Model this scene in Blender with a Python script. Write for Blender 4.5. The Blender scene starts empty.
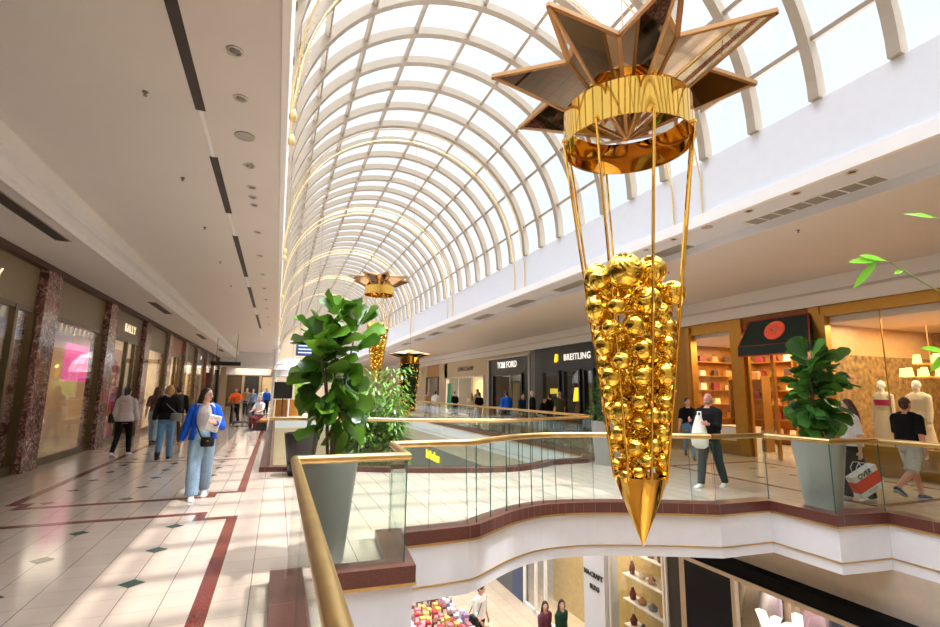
import bpy, math, random
from mathutils import Vector, Matrix, geometry
random.seed(7)
PI = math.pi
SC = bpy.context.scene
COL = SC.collection
R = math.radians

# ------------------------------------------------------------------ materials
MATS = {}
def newmat(name):
    m = bpy.data.materials.new(name); m.use_nodes = True
    nt = m.node_tree
    return m, nt, nt.nodes['Principled BSDF'], nt.nodes['Material Output']
def srgb(c):
    return tuple(((x/255)/12.92 if x/255 <= .04045 else ((x/255+.055)/1.055)**2.4) for x in c)
def mat(name, col, rough=.5, metal=0., var=.06, scale=8., emit=0., spec=.5, bump=0., coat=0.):
    """plain surface with a little procedural mottling; col is sRGB 0-255"""
    if name in MATS: return MATS[name]
    m, nt, b, out = newmat(name)
    c = srgb(col)
    tc = nt.nodes.new('ShaderNodeTexCoord'); nz = nt.nodes.new('ShaderNodeTexNoise')
    nz.inputs['Scale'].default_value = scale; nz.inputs['Detail'].default_value = 3
    nt.links.new(tc.outputs['Object'], nz.inputs['Vector'])
    cr = nt.nodes.new('ShaderNodeValToRGB')
    lo = tuple(max(0, x*(1-var)) for x in c); hi = tuple(min(1, x*(1+var)) for x in c)
    cr.color_ramp.elements[0].position = .3; cr.color_ramp.elements[1].position = .7
    cr.color_ramp.elements[0].color = (*lo, 1); cr.color_ramp.elements[1].color = (*hi, 1)
    nt.links.new(nz.outputs['Fac'], cr.inputs['Fac'])
    nt.links.new(cr.outputs['Color'], b.inputs['Base Color'])
    b.inputs['Roughness'].default_value = rough; b.inputs['Metallic'].default_value = metal
    b.inputs['Specular IOR Level'].default_value = spec
    if coat: b.inputs['Coat Weight'].default_value = coat; b.inputs['Coat Roughness'].default_value = .05
    if emit:
        nt.links.new(cr.outputs['Color'], b.inputs['Emission Color']); b.inputs['Emission Strength'].default_value = emit
    if bump:
        bp = nt.nodes.new('ShaderNodeBump'); bp.inputs['Strength'].default_value = bump
        nt.links.new(nz.outputs['Fac'], bp.inputs['Height']); nt.links.new(bp.outputs['Normal'], b.inputs['Normal'])
    MATS[name] = m
    return m

def math_node(nt, op, a, b=None):
    n = nt.nodes.new('ShaderNodeMath'); n.operation = op
    for i, v in enumerate((a, b)):
        if v is None: continue
        if isinstance(v, (int, float)): n.inputs[i].default_value = v
        else: nt.links.new(v, n.inputs[i])
    return n.outputs[0]

def tile_mat(name, col, ts, ox, oy, rough, joint=.012, jcol=(120,104,88)):
    m, nt, b, out = newmat(name)
    geo = nt.nodes.new('ShaderNodeNewGeometry'); sp = nt.nodes.new('ShaderNodeSeparateXYZ')
    nt.links.new(geo.outputs['Position'], sp.inputs[0])
    def line(o, off):
        f = math_node(nt, 'FRACT', math_node(nt, 'DIVIDE', math_node(nt, 'SUBTRACT', o, off-ts/2), ts))
        return math_node(nt, 'LESS_THAN', math_node(nt, 'ABSOLUTE', math_node(nt, 'SUBTRACT', f, .5)), joint)
    def cell(o, off):
        return math_node(nt, 'FLOOR', math_node(nt, 'DIVIDE', math_node(nt, 'SUBTRACT', o, off), ts))
    j = math_node(nt, 'MAXIMUM', line(sp.outputs[0], ox), math_node(nt, 'MULTIPLY', line(sp.outputs[1], oy), .45))
    cb = nt.nodes.new('ShaderNodeCombineXYZ')
    nt.links.new(cell(sp.outputs[0], ox), cb.inputs[0]); nt.links.new(cell(sp.outputs[1], oy), cb.inputs[1])
    wn = nt.nodes.new('ShaderNodeTexWhiteNoise'); nt.links.new(cb.outputs[0], wn.inputs['Vector'])
    nz = nt.nodes.new('ShaderNodeTexNoise'); nz.inputs['Scale'].default_value = 5; nz.inputs['Detail'].default_value = 4
    nt.links.new(geo.outputs['Position'], nz.inputs['Vector'])
    f = math_node(nt, 'ADD', math_node(nt, 'MULTIPLY', wn.outputs['Value'], .5), math_node(nt, 'MULTIPLY', nz.outputs['Fac'], .6))
    cr = nt.nodes.new('ShaderNodeValToRGB'); c = srgb(col)
    cr.color_ramp.elements[0].color = (*[x*.88 for x in c], 1); cr.color_ramp.elements[1].color = (*[min(1, x*1.06) for x in c], 1)
    nt.links.new(f, cr.inputs['Fac'])
    mx = nt.nodes.new('ShaderNodeMix'); mx.data_type = 'RGBA'
    nt.links.new(j, mx.inputs[0]); nt.links.new(cr.outputs['Color'], mx.inputs[6]); mx.inputs[7].default_value = (*srgb(jcol), 1)
    nt.links.new(mx.outputs[2], b.inputs['Base Color'])
    r = math_node(nt, 'ADD', math_node(nt, 'MULTIPLY', nz.outputs['Fac'], .08), rough-.04)
    nt.links.new(r, b.inputs['Roughness'])
    MATS[name] = m
    return m

def marble_mat(name, dark, mid, vein, scale=2.2):
    m, nt, b, out = newmat(name)
    tc = nt.nodes.new('ShaderNodeTexCoord')
    nz = nt.nodes.new('ShaderNodeTexNoise'); nz.inputs['Scale'].default_value = scale; nz.inputs['Detail'].default_value = 8; nz.inputs['Distortion'].default_value = 1.6
    n2 = nt.nodes.new('ShaderNodeTexNoise'); n2.inputs['Scale'].default_value = scale*3.2; n2.inputs['Detail'].default_value = 10; n2.inputs['Roughness'].default_value = .75
    n2.inputs['Distortion'].default_value = 2.5
    nt.links.new(tc.outputs['Object'], nz.inputs['Vector']); nt.links.new(tc.outputs['Object'], n2.inputs['Vector'])
    cr = nt.nodes.new('ShaderNodeValToRGB'); cr.color_ramp.elements[0].position = .35; cr.color_ramp.elements[1].position = .65
    cr.color_ramp.elements[0].color = (*srgb(dark), 1); cr.color_ramp.elements[1].color = (*srgb(mid), 1)
    nt.links.new(nz.outputs['Fac'], cr.inputs['Fac'])
    r2 = nt.nodes.new('ShaderNodeValToRGB'); r2.color_ramp.elements[0].position = .5; r2.color_ramp.elements[1].position = .62
    nt.links.new(n2.outputs['Fac'], r2.inputs['Fac'])
    mx = nt.nodes.new('ShaderNodeMix'); mx.data_type = 'RGBA'
    nt.links.new(r2.outputs['Color'], mx.inputs[0]); nt.links.new(cr.outputs['Color'], mx.inputs[6]); mx.inputs[7].default_value = (*srgb(vein), 1)
    nt.links.new(mx.outputs[2], b.inputs['Base Color']); b.inputs['Roughness'].default_value = .12
    MATS[name] = m
    return m

def glass_mat(name, tint, refl=1.0, rough=0.):
    """thin clear pane: see-through, with a mirror share that rises at grazing angles"""
    m, nt, b, out = newmat(name); nt.nodes.remove(b)
    tr = nt.nodes.new('ShaderNodeBsdfTransparent'); tr.inputs[0].default_value = (*tint, 1)
    gl = nt.nodes.new('ShaderNodeBsdfGlossy'); gl.inputs['Roughness'].default_value = rough; gl.inputs[0].default_value = (.95, .97, .96, 1)
    fr = nt.nodes.new('ShaderNodeFresnel'); ge = nt.nodes.new('ShaderNodeNewGeometry')
    # same air-to-glass share on both faces of the pane
    nt.links.new(math_node(nt, 'ADD', math_node(nt, 'MULTIPLY', ge.outputs['Backfacing'], 1/1.45-1.45), 1.45), fr.inputs[0])
    f = math_node(nt, 'MULTIPLY', fr.outputs[0], refl)
    mx = nt.nodes.new('ShaderNodeMixShader'); nt.links.new(f, mx.inputs[0]); nt.links.new(tr.outputs[0], mx.inputs[1]); nt.links.new(gl.outputs[0], mx.inputs[2])
    nt.links.new(mx.outputs[0], out.inputs[0])
    MATS[name] = m
    return m

def leaf_mat(name, dark, lite, trans=.3):
    m, nt, b, out = newmat(name)
    oi = nt.nodes.new('ShaderNodeNewGeometry'); tc = nt.nodes.new('ShaderNodeTexCoord')
    nz = nt.nodes.new('ShaderNodeTexNoise'); nz.inputs['Scale'].default_value = 9; nt.links.new(tc.outputs['Object'], nz.inputs['Vector'])
    f = math_node(nt, 'ADD', math_node(nt, 'MULTIPLY', oi.outputs['Random Per Island'], .8), math_node(nt, 'MULTIPLY', nz.outputs['Fac'], .3))
    cr = nt.nodes.new('ShaderNodeValToRGB'); cr.color_ramp.elements[0].color = (*srgb(dark), 1); cr.color_ramp.elements[1].color = (*srgb(lite), 1)
    nt.links.new(f, cr.inputs['Fac']); nt.links.new(cr.outputs['Color'], b.inputs['Base Color'])
    b.inputs['Roughness'].default_value = .26
    tl = nt.nodes.new('ShaderNodeBsdfTranslucent'); nt.links.new(cr.outputs['Color'], tl.inputs[0])
    mx = nt.nodes.new('ShaderNodeMixShader'); mx.inputs[0].default_value = trans
    nt.links.new(b.outputs[0], mx.inputs[1]); nt.links.new(tl.outputs[0], mx.inputs[2]); nt.links.new(mx.outputs[0], out.inputs[0])
    MATS[name] = m
    return m

def bauble_mat():
    m, nt, b, out = newmat('gold_foil')
    tc = nt.nodes.new('ShaderNodeTexCoord')
    wv = nt.nodes.new('ShaderNodeTexWave'); wv.wave_type = 'RINGS'; wv.rings_direction = 'X'
    wv.inputs['Scale'].default_value = 9; wv.inputs['Distortion'].default_value = 5; wv.inputs['Detail'].default_value = 1.5
    nt.links.new(tc.outputs['Object'], wv.inputs['Vector'])
    bp = nt.nodes.new('ShaderNodeBump'); bp.inputs['Strength'].default_value = .28; bp.inputs['Distance'].default_value = .02
    nt.links.new(wv.outputs['Fac'], bp.inputs['Height']); nt.links.new(bp.outputs['Normal'], b.inputs['Normal'])
    b.inputs['Base Color'].default_value = (*srgb((240, 200, 84)), 1); b.inputs['Metallic'].default_value = 1; b.inputs['Roughness'].default_value = .09
    MATS['gold_foil'] = m
    return m

# ------------------------------------------------------------------ mesh builder
class MB:
    def __init__(s): s.v = []; s.f = []; s.m = []
    def add(s, vs, fs, mi=0):
        o = len(s.v); s.v += [tuple(v) for v in vs]
        for f in fs: s.f.append(tuple(i+o for i in f)); s.m.append(mi)
        return s
    def box(s, x0, x1, y0, y1, z0, z1, mi=0):
        v = [(x, y, z) for z in (z0, z1) for y in (y0, y1) for x in (x0, x1)]
        return s.add(v, [(0,2,3,1),(4,5,7,6),(0,1,5,4),(2,6,7,3),(0,4,6,2),(1,3,7,5)], mi)
    def cbox(s, c, sz, M=None, mi=0, taper=1.):
        v = []
        for z in (-.5, .5):
            k = taper if z > 0 else 1
            for y in (-.5, .5):
                for x in (-.5, .5):
                    p = Vector((x*sz[0]*k, y*sz[1]*k, z*sz[2]))
                    if M: p = M @ p
                    v.append(p+Vector(c))
        return s.add(v, [(0,2,3,1),(4,5,7,6),(0,1,5,4),(2,6,7,3),(0,4,6,2),(1,3,7,5)], mi)
    def bar(s, a, b, w, h, mi=0, up=(0,0,1)):
        a = Vector(a); b = Vector(b); d = b-a; L = d.length
        if L < 1e-6: return s
        d.normalize(); u = Vector(up)
        if abs(d.dot(u)) > .98: u = Vector((1,0,0))
        x = d.cross(u).normalized(); z = x.cross(d)
        M = Matrix((x, d, z)).transposed()
        return s.cbox((a+b)/2, (w, L, h), M, mi)
    def tube(s, pts, r, n=8, mi=0, ell=1., cap=True, closed=False):
        """round tube along pts; r number or list; mitred corners"""
        P = [Vector(p) for p in pts]; N = len(P)
        rr = [r]*N if isinstance(r, (int, float)) else list(r)
        tang = []
        for i in range(N):
            a = P[i]-P[i-1] if (i > 0 or closed) else P[1]-P[0]
            b = P[(i+1) % N]-P[i] if (i < N-1 or closed) else P[-1]-P[-2]
            a = a.normalized(); b = b.normalized(); t = a+b
            tang.append((t.normalized() if t.length > 1e-6 else b, a, b))
        t0 = tang[0][0]; u = Vector((0,0,1)) if abs(t0.z) < .9 else Vector((1,0,0))
        x = t0.cross(u).normalized(); vs = []
        for i in range(N):
            t, a, b = tang[i]
            x = (x - t*x.dot(t)).normalized(); y = t.cross(x)
            c = max(.35, math.sqrt(max(0, (1+a.dot(b))/2))); k = 1/c
            bis = (b-a); bis = bis.normalized() if bis.length > 1e-4 else None
            for j in range(n):
                an = 2*PI*j/n; o = x*math.cos(an)*rr[i]*ell + y*math.sin(an)*rr[i]
                if bis is not None: o += bis*(o.dot(bis)*(k-1))
                vs.append(P[i]+o)
        fs = []
        for i in range(N if closed else N-1):
            for j in range(n):
                a0 = i*n+j; a1 = i*n+(j+1) % n; b0 = ((i+1) % N)*n+j; b1 = ((i+1) % N)*n+(j+1) % n
                fs.append((a0, a1, b1, b0))
        if cap and not closed:
            fs.append(tuple(range(n-1, -1, -1))); fs.append(tuple(range((N-1)*n, N*n)))
        return s.add(vs, fs, mi)
    def rings(s, rg, n=16, mi=0, cap=True):
        """rg: list of (center, ux, uy) ellipse rings"""
        vs = []; fs = []
        for c, ux, uy in rg:
            c = Vector(c); ux = Vector(ux); uy = Vector(uy)
            for j in range(n):
                a = 2*PI*j/n; vs.append(c+ux*math.cos(a)+uy*math.sin(a))
        for i in range(len(rg)-1):
            for j in range(n): fs.append((i*n+j, i*n+(j+1) % n, (i+1)*n+(j+1) % n, (i+1)*n+j))
        if cap: fs.append(tuple(range(n-1, -1, -1))); fs.append(tuple(range((len(rg)-1)*n, len(rg)*n)))
        return s.add(vs, fs, mi)
    def lathe(s, prof, c=(0,0,0), n=24, mi=0, cap=True):
        return s.rings([((c[0], c[1], c[2]+z), (r, 0, 0), (0, r, 0)) for r, z in prof], n, mi, cap)
    def ball(s, c, r, nu=14, nv=9, mi=0, M=None):
        if isinstance(r, (int, float)): r = (r, r, r)
        vs = []; fs = []; c = Vector(c)
        def P(x, y, z):
            p = Vector((x*r[0], y*r[1], z*r[2]))
            return c+(M @ p if M else p)
        for i in range(1, nv):
            t = PI*i/nv
            for j in range(nu):
                a = 2*PI*j/nu; vs.append(P(math.sin(t)*math.cos(a), math.sin(t)*math.sin(a), -math.cos(t)))
        b = len(vs); vs.append(P(0, 0, -1)); vs.append(P(0, 0, 1))
        for i in range(nv-2):
            for j in range(nu): fs.append((i*nu+j, i*nu+(j+1) % nu, (i+1)*nu+(j+1) % nu, (i+1)*nu+j))
        for j in range(nu):
            fs.append((b, (j+1) % nu, j)); fs.append((b+1, (nv-2)*nu+j, (nv-2)*nu+(j+1) % nu))
        return s.add(vs, fs, mi)
    def prism(s, poly, z0, z1, mt=0, ms=0):
        tri = geometry.tessellate_polygon([[Vector((x, y, 0)) for x, y in poly]])
        area = sum(poly[i][0]*poly[(i+1) % len(poly)][1]-poly[(i+1) % len(poly)][0]*poly[i][1] for i in range(len(poly)))
        n = len(poly); top = []; bot = []
        for t in tri:
            a, b, c = [Vector((*poly[i], 0)) for i in t]
            if (b-a).cross(c-a).z < 0: t = (t[0], t[2], t[1])
            top.append(tuple(t)); bot.append((t[0]+n, t[2]+n, t[1]+n))
        vs = [(x, y, z1) for x, y in poly]+[(x, y, z0) for x, y in poly]
        s.add(vs, top, mt); s.add(vs, bot, ms)
        sd = [((i+n, (i+1) % n+n, (i+1) % n, i) if area > 0 else (i, (i+1) % n, (i+1) % n+n, i+n)) for i in range(n)]
        return s.add(vs, sd, ms)
    def sweep(s, path, w, z0, z1, mi=0, off=0.):
        """rectangular section w wide, z0..z1, along a level polyline with mitred corners"""
        P = [Vector((p[0], p[1])) for p in path]; N = len(P); L = []; Rr = []
        for i in range(N):
            a = (P[i]-P[i-1]).normalized() if i > 0 else (P[1]-P[0]).normalized()
            b = (P[i+1]-P[i]).normalized() if i < N-1 else a
            na = Vector((-a.y, a.x)); nb = Vector((-b.y, b.x)); m = (na+nb).normalized()
            k = 1/max(.4, m.dot(na))
            L.append(P[i]+m*k*(off+w/2)); Rr.append(P[i]+m*k*(off-w/2))
        vs = []
        for i in range(N):
            vs += [(L[i].x, L[i].y, z0), (Rr[i].x, Rr[i].y, z0), (Rr[i].x, Rr[i].y, z1), (L[i].x, L[i].y, z1)]
        fs = [(0,1,2,3), tuple(4*(N-1)+k for k in (3,2,1,0))]
        for i in range(N-1):
            for k in range(4): fs.append((4*i+k, 4*i+4+k, 4*i+4+(k+1) % 4, 4*i+(k+1) % 4))
        return s.add(vs, fs, mi)

def obj(name, mb, mats, parent=None, smooth=False, loc=None):
    me = bpy.data.meshes.new(name); me.from_pydata([tuple(v) for v in mb.v], [], mb.f)
    if not isinstance(mats, (list, tuple)): mats = [mats]
    for m in mats: me.materials.append(m)
    if len(mats) > 1: me.polygons.foreach_set('material_index', mb.m)
    if smooth:
        me.polygons.foreach_set('use_smooth', [True]*len(me.polygons))
        try: me.set_sharp_from_angle(angle=R(38))
        except Exception: pass
    me.update()
    o = bpy.data.objects.new(name, me); COL.objects.link(o)
    if parent is not None: o.parent = parent
    if loc is not None: o.location = loc
    return o
def tag(o, label, cat, group=None, kind=None):
    o['label'] = label; o['category'] = cat
    if group: o['group'] = group
    if kind: o['kind'] = kind
    return o
def thing(name, label, cat, loc=(0,0,0), rz=0., group=None):
    o = bpy.data.objects.new(name, None); COL.objects.link(o); o.empty_display_size = .1
    o.location = loc; o.rotation_euler = (0, 0, rz)
    return tag(o, label, cat, group)
def struct(name, mb, mats, smooth=False):
    o = obj(name, mb, mats, None, smooth); o['kind'] = 'structure'; return o
def struct_root(name, loc=(0,0,0)):
    o = bpy.data.objects.new(name, None); COL.objects.link(o); o.location = loc; o['kind'] = 'structure'; o.empty_display_size = .1
    return o
def dup(root, loc, label, rz=None, scale=None):
    r = root.copy(); COL.objects.link(r); r.location = loc; r['label'] = label
    if rz is not None: r.rotation_euler = (0, 0, rz)
    if scale is not None: r.scale = (scale,)*3
    for ch in list(root.children):
        c = ch.copy(); COL.objects.link(c); c.parent = r
        for g in list(ch.children):
            d = g.copy(); COL.objects.link(d); d.parent = c
    return r
ORD = ['first','second','third','fourth','fifth','sixth','seventh','eighth','ninth','tenth','eleventh','twelfth','thirteenth','fourteenth','fifteenth','sixteenth','seventeenth','eighteenth','nineteenth','twentieth']
def text_mesh(s, size, o, xd, yd, m, name, parent=None, extrude=.02, align='CENTER', space=1., bold=0., shear=0.):
    cu = bpy.data.curves.new('lettering', 'FONT'); cu.body = s; cu.size = size; cu.extrude = extrude
    cu.align_x = align; cu.align_y = 'CENTER'; cu.space_character = space; cu.offset = bold; cu.shear = shear; cu.resolution_u = 3
    tmp = bpy.data.objects.new('lettering', cu); COL.objects.link(tmp)
    me = bpy.data.meshes.new_from_object(tmp); bpy.data.objects.remove(tmp)
    xd = Vector(xd).normalized(); yd = Vector(yd); yd = (yd-xd*yd.dot(xd)).normalized(); zd = xd.cross(yd)
    me.transform(Matrix((xd, yd, zd)).transposed().to_4x4())
    if me.materials: me.materials[0] = m
    else: me.materials.append(m)
    me.name = name
    ob = bpy.data.objects.new(name, me); COL.objects.link(ob); ob.location = o
    if parent is not None: ob.parent = parent
    return ob
def catmull(P, n=5):
    out = []
    for i in range(len(P)-1):
        p0 = P[max(0, i-1)]; p1 = P[i]; p2 = P[i+1]; p3 = P[min(len(P)-1, i+2)]
        for k in range(n):
            t = k/n
            out.append(tuple(.5*((2*b)+(-a+c)*t+(2*a-5*b+4*c-d)*t*t+(-a+3*b-3*c+d)*t**3) for a, b, c, d in zip(p0, p1, p2, p3)))
    out.append(tuple(P[-1])); return out

# palette
M_floor = tile_mat('cream_floor_tile', (188,171,157), .325, -.095, .16, .13)
M_red = mat('red_brown_granite', (104,50,42), .2, var=.25, scale=60)
M_dia = mat('green_marble_inlay', (62,84,76), .15, var=.3, scale=30)
M_white = mat('white_plaster', (214,217,226), .6, var=.015)
M_ceil = mat('warm_white_ceiling', (212,206,201), .65, var=.015, scale=1.5)
M_trim = mat('white_moulding', (232,230,230), .5, var=.01)
M_slot = mat('dark_slot', (60,52,48), .6)
M_rib = mat('cream_rib_paint', (158,146,130), .45, var=.03)
M_brass = mat('brushed_brass', (206,174,116), .36, 1., var=.12, scale=5)
M_gold = mat('polished_gold', (240,190,88), .05, 1., var=.04, scale=2)
M_goldd = mat('gold_frame', (184,140,92), .4, .5, var=.06)
M_mirror = mat('mirror_gold_tint', (206,190,168), .02, 1., var=.02)
M_foil = bauble_mat()
M_glass = glass_mat('balustrade_glass', (.90,.955,.93), 1.0)
M_gedge = mat('green_glass_edge', (54,96,88), .15, var=.1)
M_shopglass = glass_mat('shop_glass', (.94,.95,.94), .85)
M_sky = glass_mat('skylight_glass', (.95,.97,.985), .5)
M_black = mat('black_satin', (20,20,23), .35, var=.1)
M_dark = mat('charcoal_panel', (48,48,50), .4, var=.06)
M_bronze = mat('bronze_frame', (104,88,60), .32, .7, var=.08)
M_taupe = mat('taupe_sign_panel', (134,118,88), .45, var=.05)
M_marble = marble_mat('red_marble', (84,46,42), (136,86,78), (206,184,176))
M_marble2 = marble_mat('pale_marble', (120,84,72), (168,140,122), (224,212,200))
M_white_em = mat('lit_white_letters', (255,250,240), .5, emit=.42, var=.0)
M_warm_em = mat('lit_warm_letters', (255,236,196), .5, emit=.45, var=.0)
M_yel_em = mat('lit_yellow_letters', (250,232,40), .5, emit=.4, var=.02)
M_grille = mat('grille_grey', (164,158,152), .5, .1)
M_grilled = mat('grille_dark', (128,120,114), .6)
M_amber = mat('amber_wood', (168,112,44), .4, var=.2, scale=5)
M_goldpanel = mat('gold_clad_panel', (172,124,54), .34, .55, var=.08, scale=3)
M_wallbeige = mat('beige_wall', (206,188,160), .7, var=.03)
# ------------------------------------------------------------------ setting: floors
CURVE = catmull([(2.4,5.87),(3.01,6.28),(3.52,6.5),(3.97,6.55),(4.58,6.45),(5.53,6.09),(6.24,5.76)], 4)
NEAR_OUT = [(1.30,4.755),(1.4,5.77),(2.28,5.82)] + CURVE + [(7.225,5.715),(7.225,4.72),(8.125,4.62)]
FARC = catmull([(.0,11.55),(1.3,11.25),(2.69,10.62),(3.98,10.24),(4.88,10.14),(5.6,10.38),(6.23,10.76)], 4)
FAR_OUT = FARC + [(7.28,10.86),(7.9,11.4),(8.12,12.2)]
E_Y = 62
fl = MB()
WH = 3
def slab(poly): fl.prism(poly, -.66, 0, 0, WH)
slab([(-9,-6),(0,-6),(0,E_Y),(-9,E_Y)])
slab([(0,-6),(.29,-6),(.29,4.79),(0,4.79)])
slab([(0,4.79)] + NEAR_OUT + [(8.12,12.2)] + FAR_OUT[::-1][1:])
slab([(8.12,-6),(18,-6),(18,E_Y),(8.12,E_Y)])
slab([(0,33),(8.12,33),(8.12,38),(0,38)])
slab([(0,56),(8.12,56),(8.12,E_Y),(0,E_Y)])
# red granite border bands let into the walkway floor (2 mm proud)
def band(path, w): fl.sweep(path, w, .0, .002, 1)
band([(-3.5,7.85),(-.84,7.92),(-.84,7.58),(-.44,7.58),(-.44,-5.5)], .13)
band([(-3.5,7.85),(-3.5,7.5),(-3.56,7.5),(-3.56,-5.5)], .1)
band([(-3.43,30.),(-3.43,9.25),(-3.25,9.25),(-3.25,8.95),(-.86,9.05),(-.86,9.35),(-.44,9.35),(-.44,30.),(-.9,30.3),(-3,30.3),(-3.43,30.)], .13)
band([(-3.4,13.6),(-.5,13.6)], .07)
band([(8.95,9.6),(8.95,5.2),(11.7,5.2),(11.7,9.6),(8.95,9.6)], .12)
band([(8.95,30),(8.95,13.),(11.7,13.),(11.7,30)], .12)
for X in (-1.07, -2.045, -3.02):
    for k in range(-4, 24):
        Y = 5.36 + .975*k
        if 7.4 < Y < 9.2 and k not in (2,): continue
        fl.add([(X-.105,Y,.0025),(X,Y-.105,.0025),(X+.105,Y,.0025),(X,Y+.105,.0025)], [(0,1,2,3)], 2)
for X in (9.6, 10.57, 11.2):
    for k in range(8):
        Y = 5.8+.975*k
        if Y < 9.3: fl.add([(X-.1,Y,.0025),(X,Y-.1,.0025),(X+.1,Y,.0025),(X,Y+.1,.0025)], [(0,1,2,3)], 2)
struct('floor', fl, [M_floor, M_red, M_dia, M_white])

lf = MB(); lf.box(-9, 14, -6, E_Y, -5.4, -5.2, 0)
lf.sweep([(4.2,18),(5.0,15.5),(5.6,15.3),(5.75,14.6),(6.3,14.5),(6.5,13.4),(6.5,4)], .14, -5.2, -5.198, 1)
M_lfloor = tile_mat('lower_floor_tile', (206,182,156), .45, 0., 0., .2, joint=.008)
struct('floor', lf, [M_lfloor, M_red])

# kerbs: brown granite with a brass strip under it
K1 = [(.18,-6),(.18,4.87),(1.2,4.84),(1.29,5.88),(2.25,5.93)] + [(x-.02, y+.1) for x, y in CURVE] + [(7.33,5.82),(7.33,4.82),(8.23,4.72),(8.23,-6)]
K2 = [(-.1,33)] + [(x-(.1 if i == 0 else 0), y-.11) for i, (x, y) in enumerate(FARC)] + [(7.26,10.75),(7.97,11.32),(8.23,12.1),(8.23,33)]
M_kerb = mat('brown_granite_kerb', (92,52,46), .3, var=.2, scale=40)
def kerb(name, path, side):
    k = MB(); k.sweep(path, .256, -.045, .1, 0); k.sweep(path, .024, -.07, -.045, 1, off=side*.124)
    # joints between kerb stones
    for i in range(len(path)-1):
        a = Vector(path[i]); b = Vector(path[i+1]); L = (b-a).length; n = max(1, int(L/.62))
        for j in range(n):
            d = (b-a).normalized(); q = Vector((-d.y, d.x)); p = a+(b-a)*(j/n)
            k.bar((*(p-q*.1285), .0275), (*(p+q*.1285), .0275), .006, .147, 2)
    return struct(name, k, [M_kerb, M_brass, mat('kerb_joint', (150,118,104), .6)])
kerb('trim_1', K1, -1); kerb('trim_2', K2, 1)
# brass line along the white slab edge
def edge_line(name, path, z, off):
    k = MB(); k.sweep(path, .03, z-.008, z+.008, 0, off=off); return struct(name, k, [M_brass])
edge_line('trim_3', [(1.4,5.77),(2.28,5.82)]+CURVE+[(7.225,5.715),(7.225,4.72),(8.12,4.62),(8.12,-6)], -.51, -.0)
edge_line('trim_4', FAR_OUT+[(8.12,33)], -.51, 0)

# balustrades
def pts_between(a, b, step):
    a = Vector(a); b = Vector(b); n = max(1, round((b-a).length/step)); return [a+(b-a)*(i/n) for i in range(n+1)]
def offset_path(path, off):
    P = [Vector((p[0], p[1])) for p in path]; out = []
    for i in range(len(P)):
        a = (P[i]-P[i-1]).normalized() if i > 0 else (P[1]-P[0]).normalized()
        b = (P[i+1]-P[i]).normalized() if i < len(P)-1 else a
        na = Vector((-a.y, a.x)); m = (na+Vector((-b.y, b.x))).normalized(); q = P[i]+m*(off/max(.4, m.dot(na))); out.append((q.x, q.y))
    return out
def balustrade(label, path, steps, group=None, off=-.055):
    path = offset_path(path, off)
    t = thing('glass_balustrade', label, 'railing', (path[0][0], path[0][1], .1), 0, group)
    ox, oy = path[0]
    hr = MB(); hr.tube([(x-ox, y-oy, .972) for x, y in path], .040, 14)
    obj('handrail', hr, M_brass, t, True)
    for i in range(len(path)-1):
        seg = pts_between(path[i], path[i+1], steps if isinstance(steps, (int, float)) else steps[i])
        for a, b in zip(seg[:-1], seg[1:]):
            d = (b-a).normalized(); a2 = a+d*.004; b2 = b-d*.004
            g = MB(); g.bar((a2.x-ox, a2.y-oy, .46), (b2.x-ox, b2.y-oy, .466), .012, .94)
            # green edges: the two end faces
            g.m = [0]*6; g.m[2] = 1; g.m[3] = 1
            obj('glass_pane', g, [M_glass, M_gedge], t)
    return t
i0 = K1.index((2.25,5.93))
curveK = K1[i0:-3]
curve_r = [K1[i0]] + K1[i0+1:i0+len(CURVE)+1:2]
balustrade('near glass balustrade with thick brass handrail running up beside the left walkway', [(.18,-5.9),(.18,4.81)], 1.5, off=-.015)
balustrade('short glass balustrade with brass rail turning the corner in front of the tall grey planter', [(.195,4.84),(1.2,4.84),(1.29,5.9)], 1.2, off=-.03)
balustrade('long curved glass balustrade along the near edge of the bridge behind the golden cone', [(1.29,5.92)]+curve_r, .42)
balustrade('glass balustrade with brass rail in front of the man with shorts and shopping bag woman', [curve_r[-1],(7.33,5.82),(7.33,4.82),(8.23,4.72),(8.23,-5.9)], [2,1.2,2,1.4])
k2f = K2[1:-1]
balustrade('glass balustrade with brass rail along the far edge of the bridge', k2f[::2] if len(k2f) % 2 else k2f[::2]+[k2f[-1]], .6, off=.055)
balustrade('glass balustrade along the right walkway beside the watch shop, beyond the bridge', [K2[-2], K2[-1]], 1.5, off=.055)
balustrade('distant glass balustrade on the left beyond the black planter', [K2[0], (K2[1][0], K2[1][1]+.12)], 1.5, off=.055)

# ------------------------------------------------------------------ ceilings
c = MB()
c.box(-3.2, -.17, -6, 46, 4.74, 5.97, 0)
c.box(-.17, -.10, -6, 60, 4.72, 5.97, 1)
c.box(-9, -3.36, -6, 60, 4.2, 4.5, 0)
struct('ceiling', c, [M_ceil, M_trim])
c = MB(); c.box(-3.5, -3.2, -6, 46, 4.49, 5.2, 0); c.box(-3.37, -3.34, -6, 46, 4.2, 4.49, 0); c.box(-3.36, -3.30, -6, 46, 4.28, 4.40, 0)
struct('trim_5', c, [M_trim])
c = MB()
c.box(7.06, 7.92, -6, 60, 4.75, 5.97, 1); c.box(7.92, 12.4, -6, 60, 4.6, 5.2, 0); c.box(7.90, 7.93, -6, 60, 4.598, 4.76, 1)
c.box(12.40, 18, -6, 60, 3.92, 4.2, 0)
struct('ceiling', c, [M_ceil, M_white])
c = MB(); c.box(6.98, 7.07, -6, 60, 4.74, 4.95, 0)
struct('trim_6', c, [M_trim])
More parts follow.
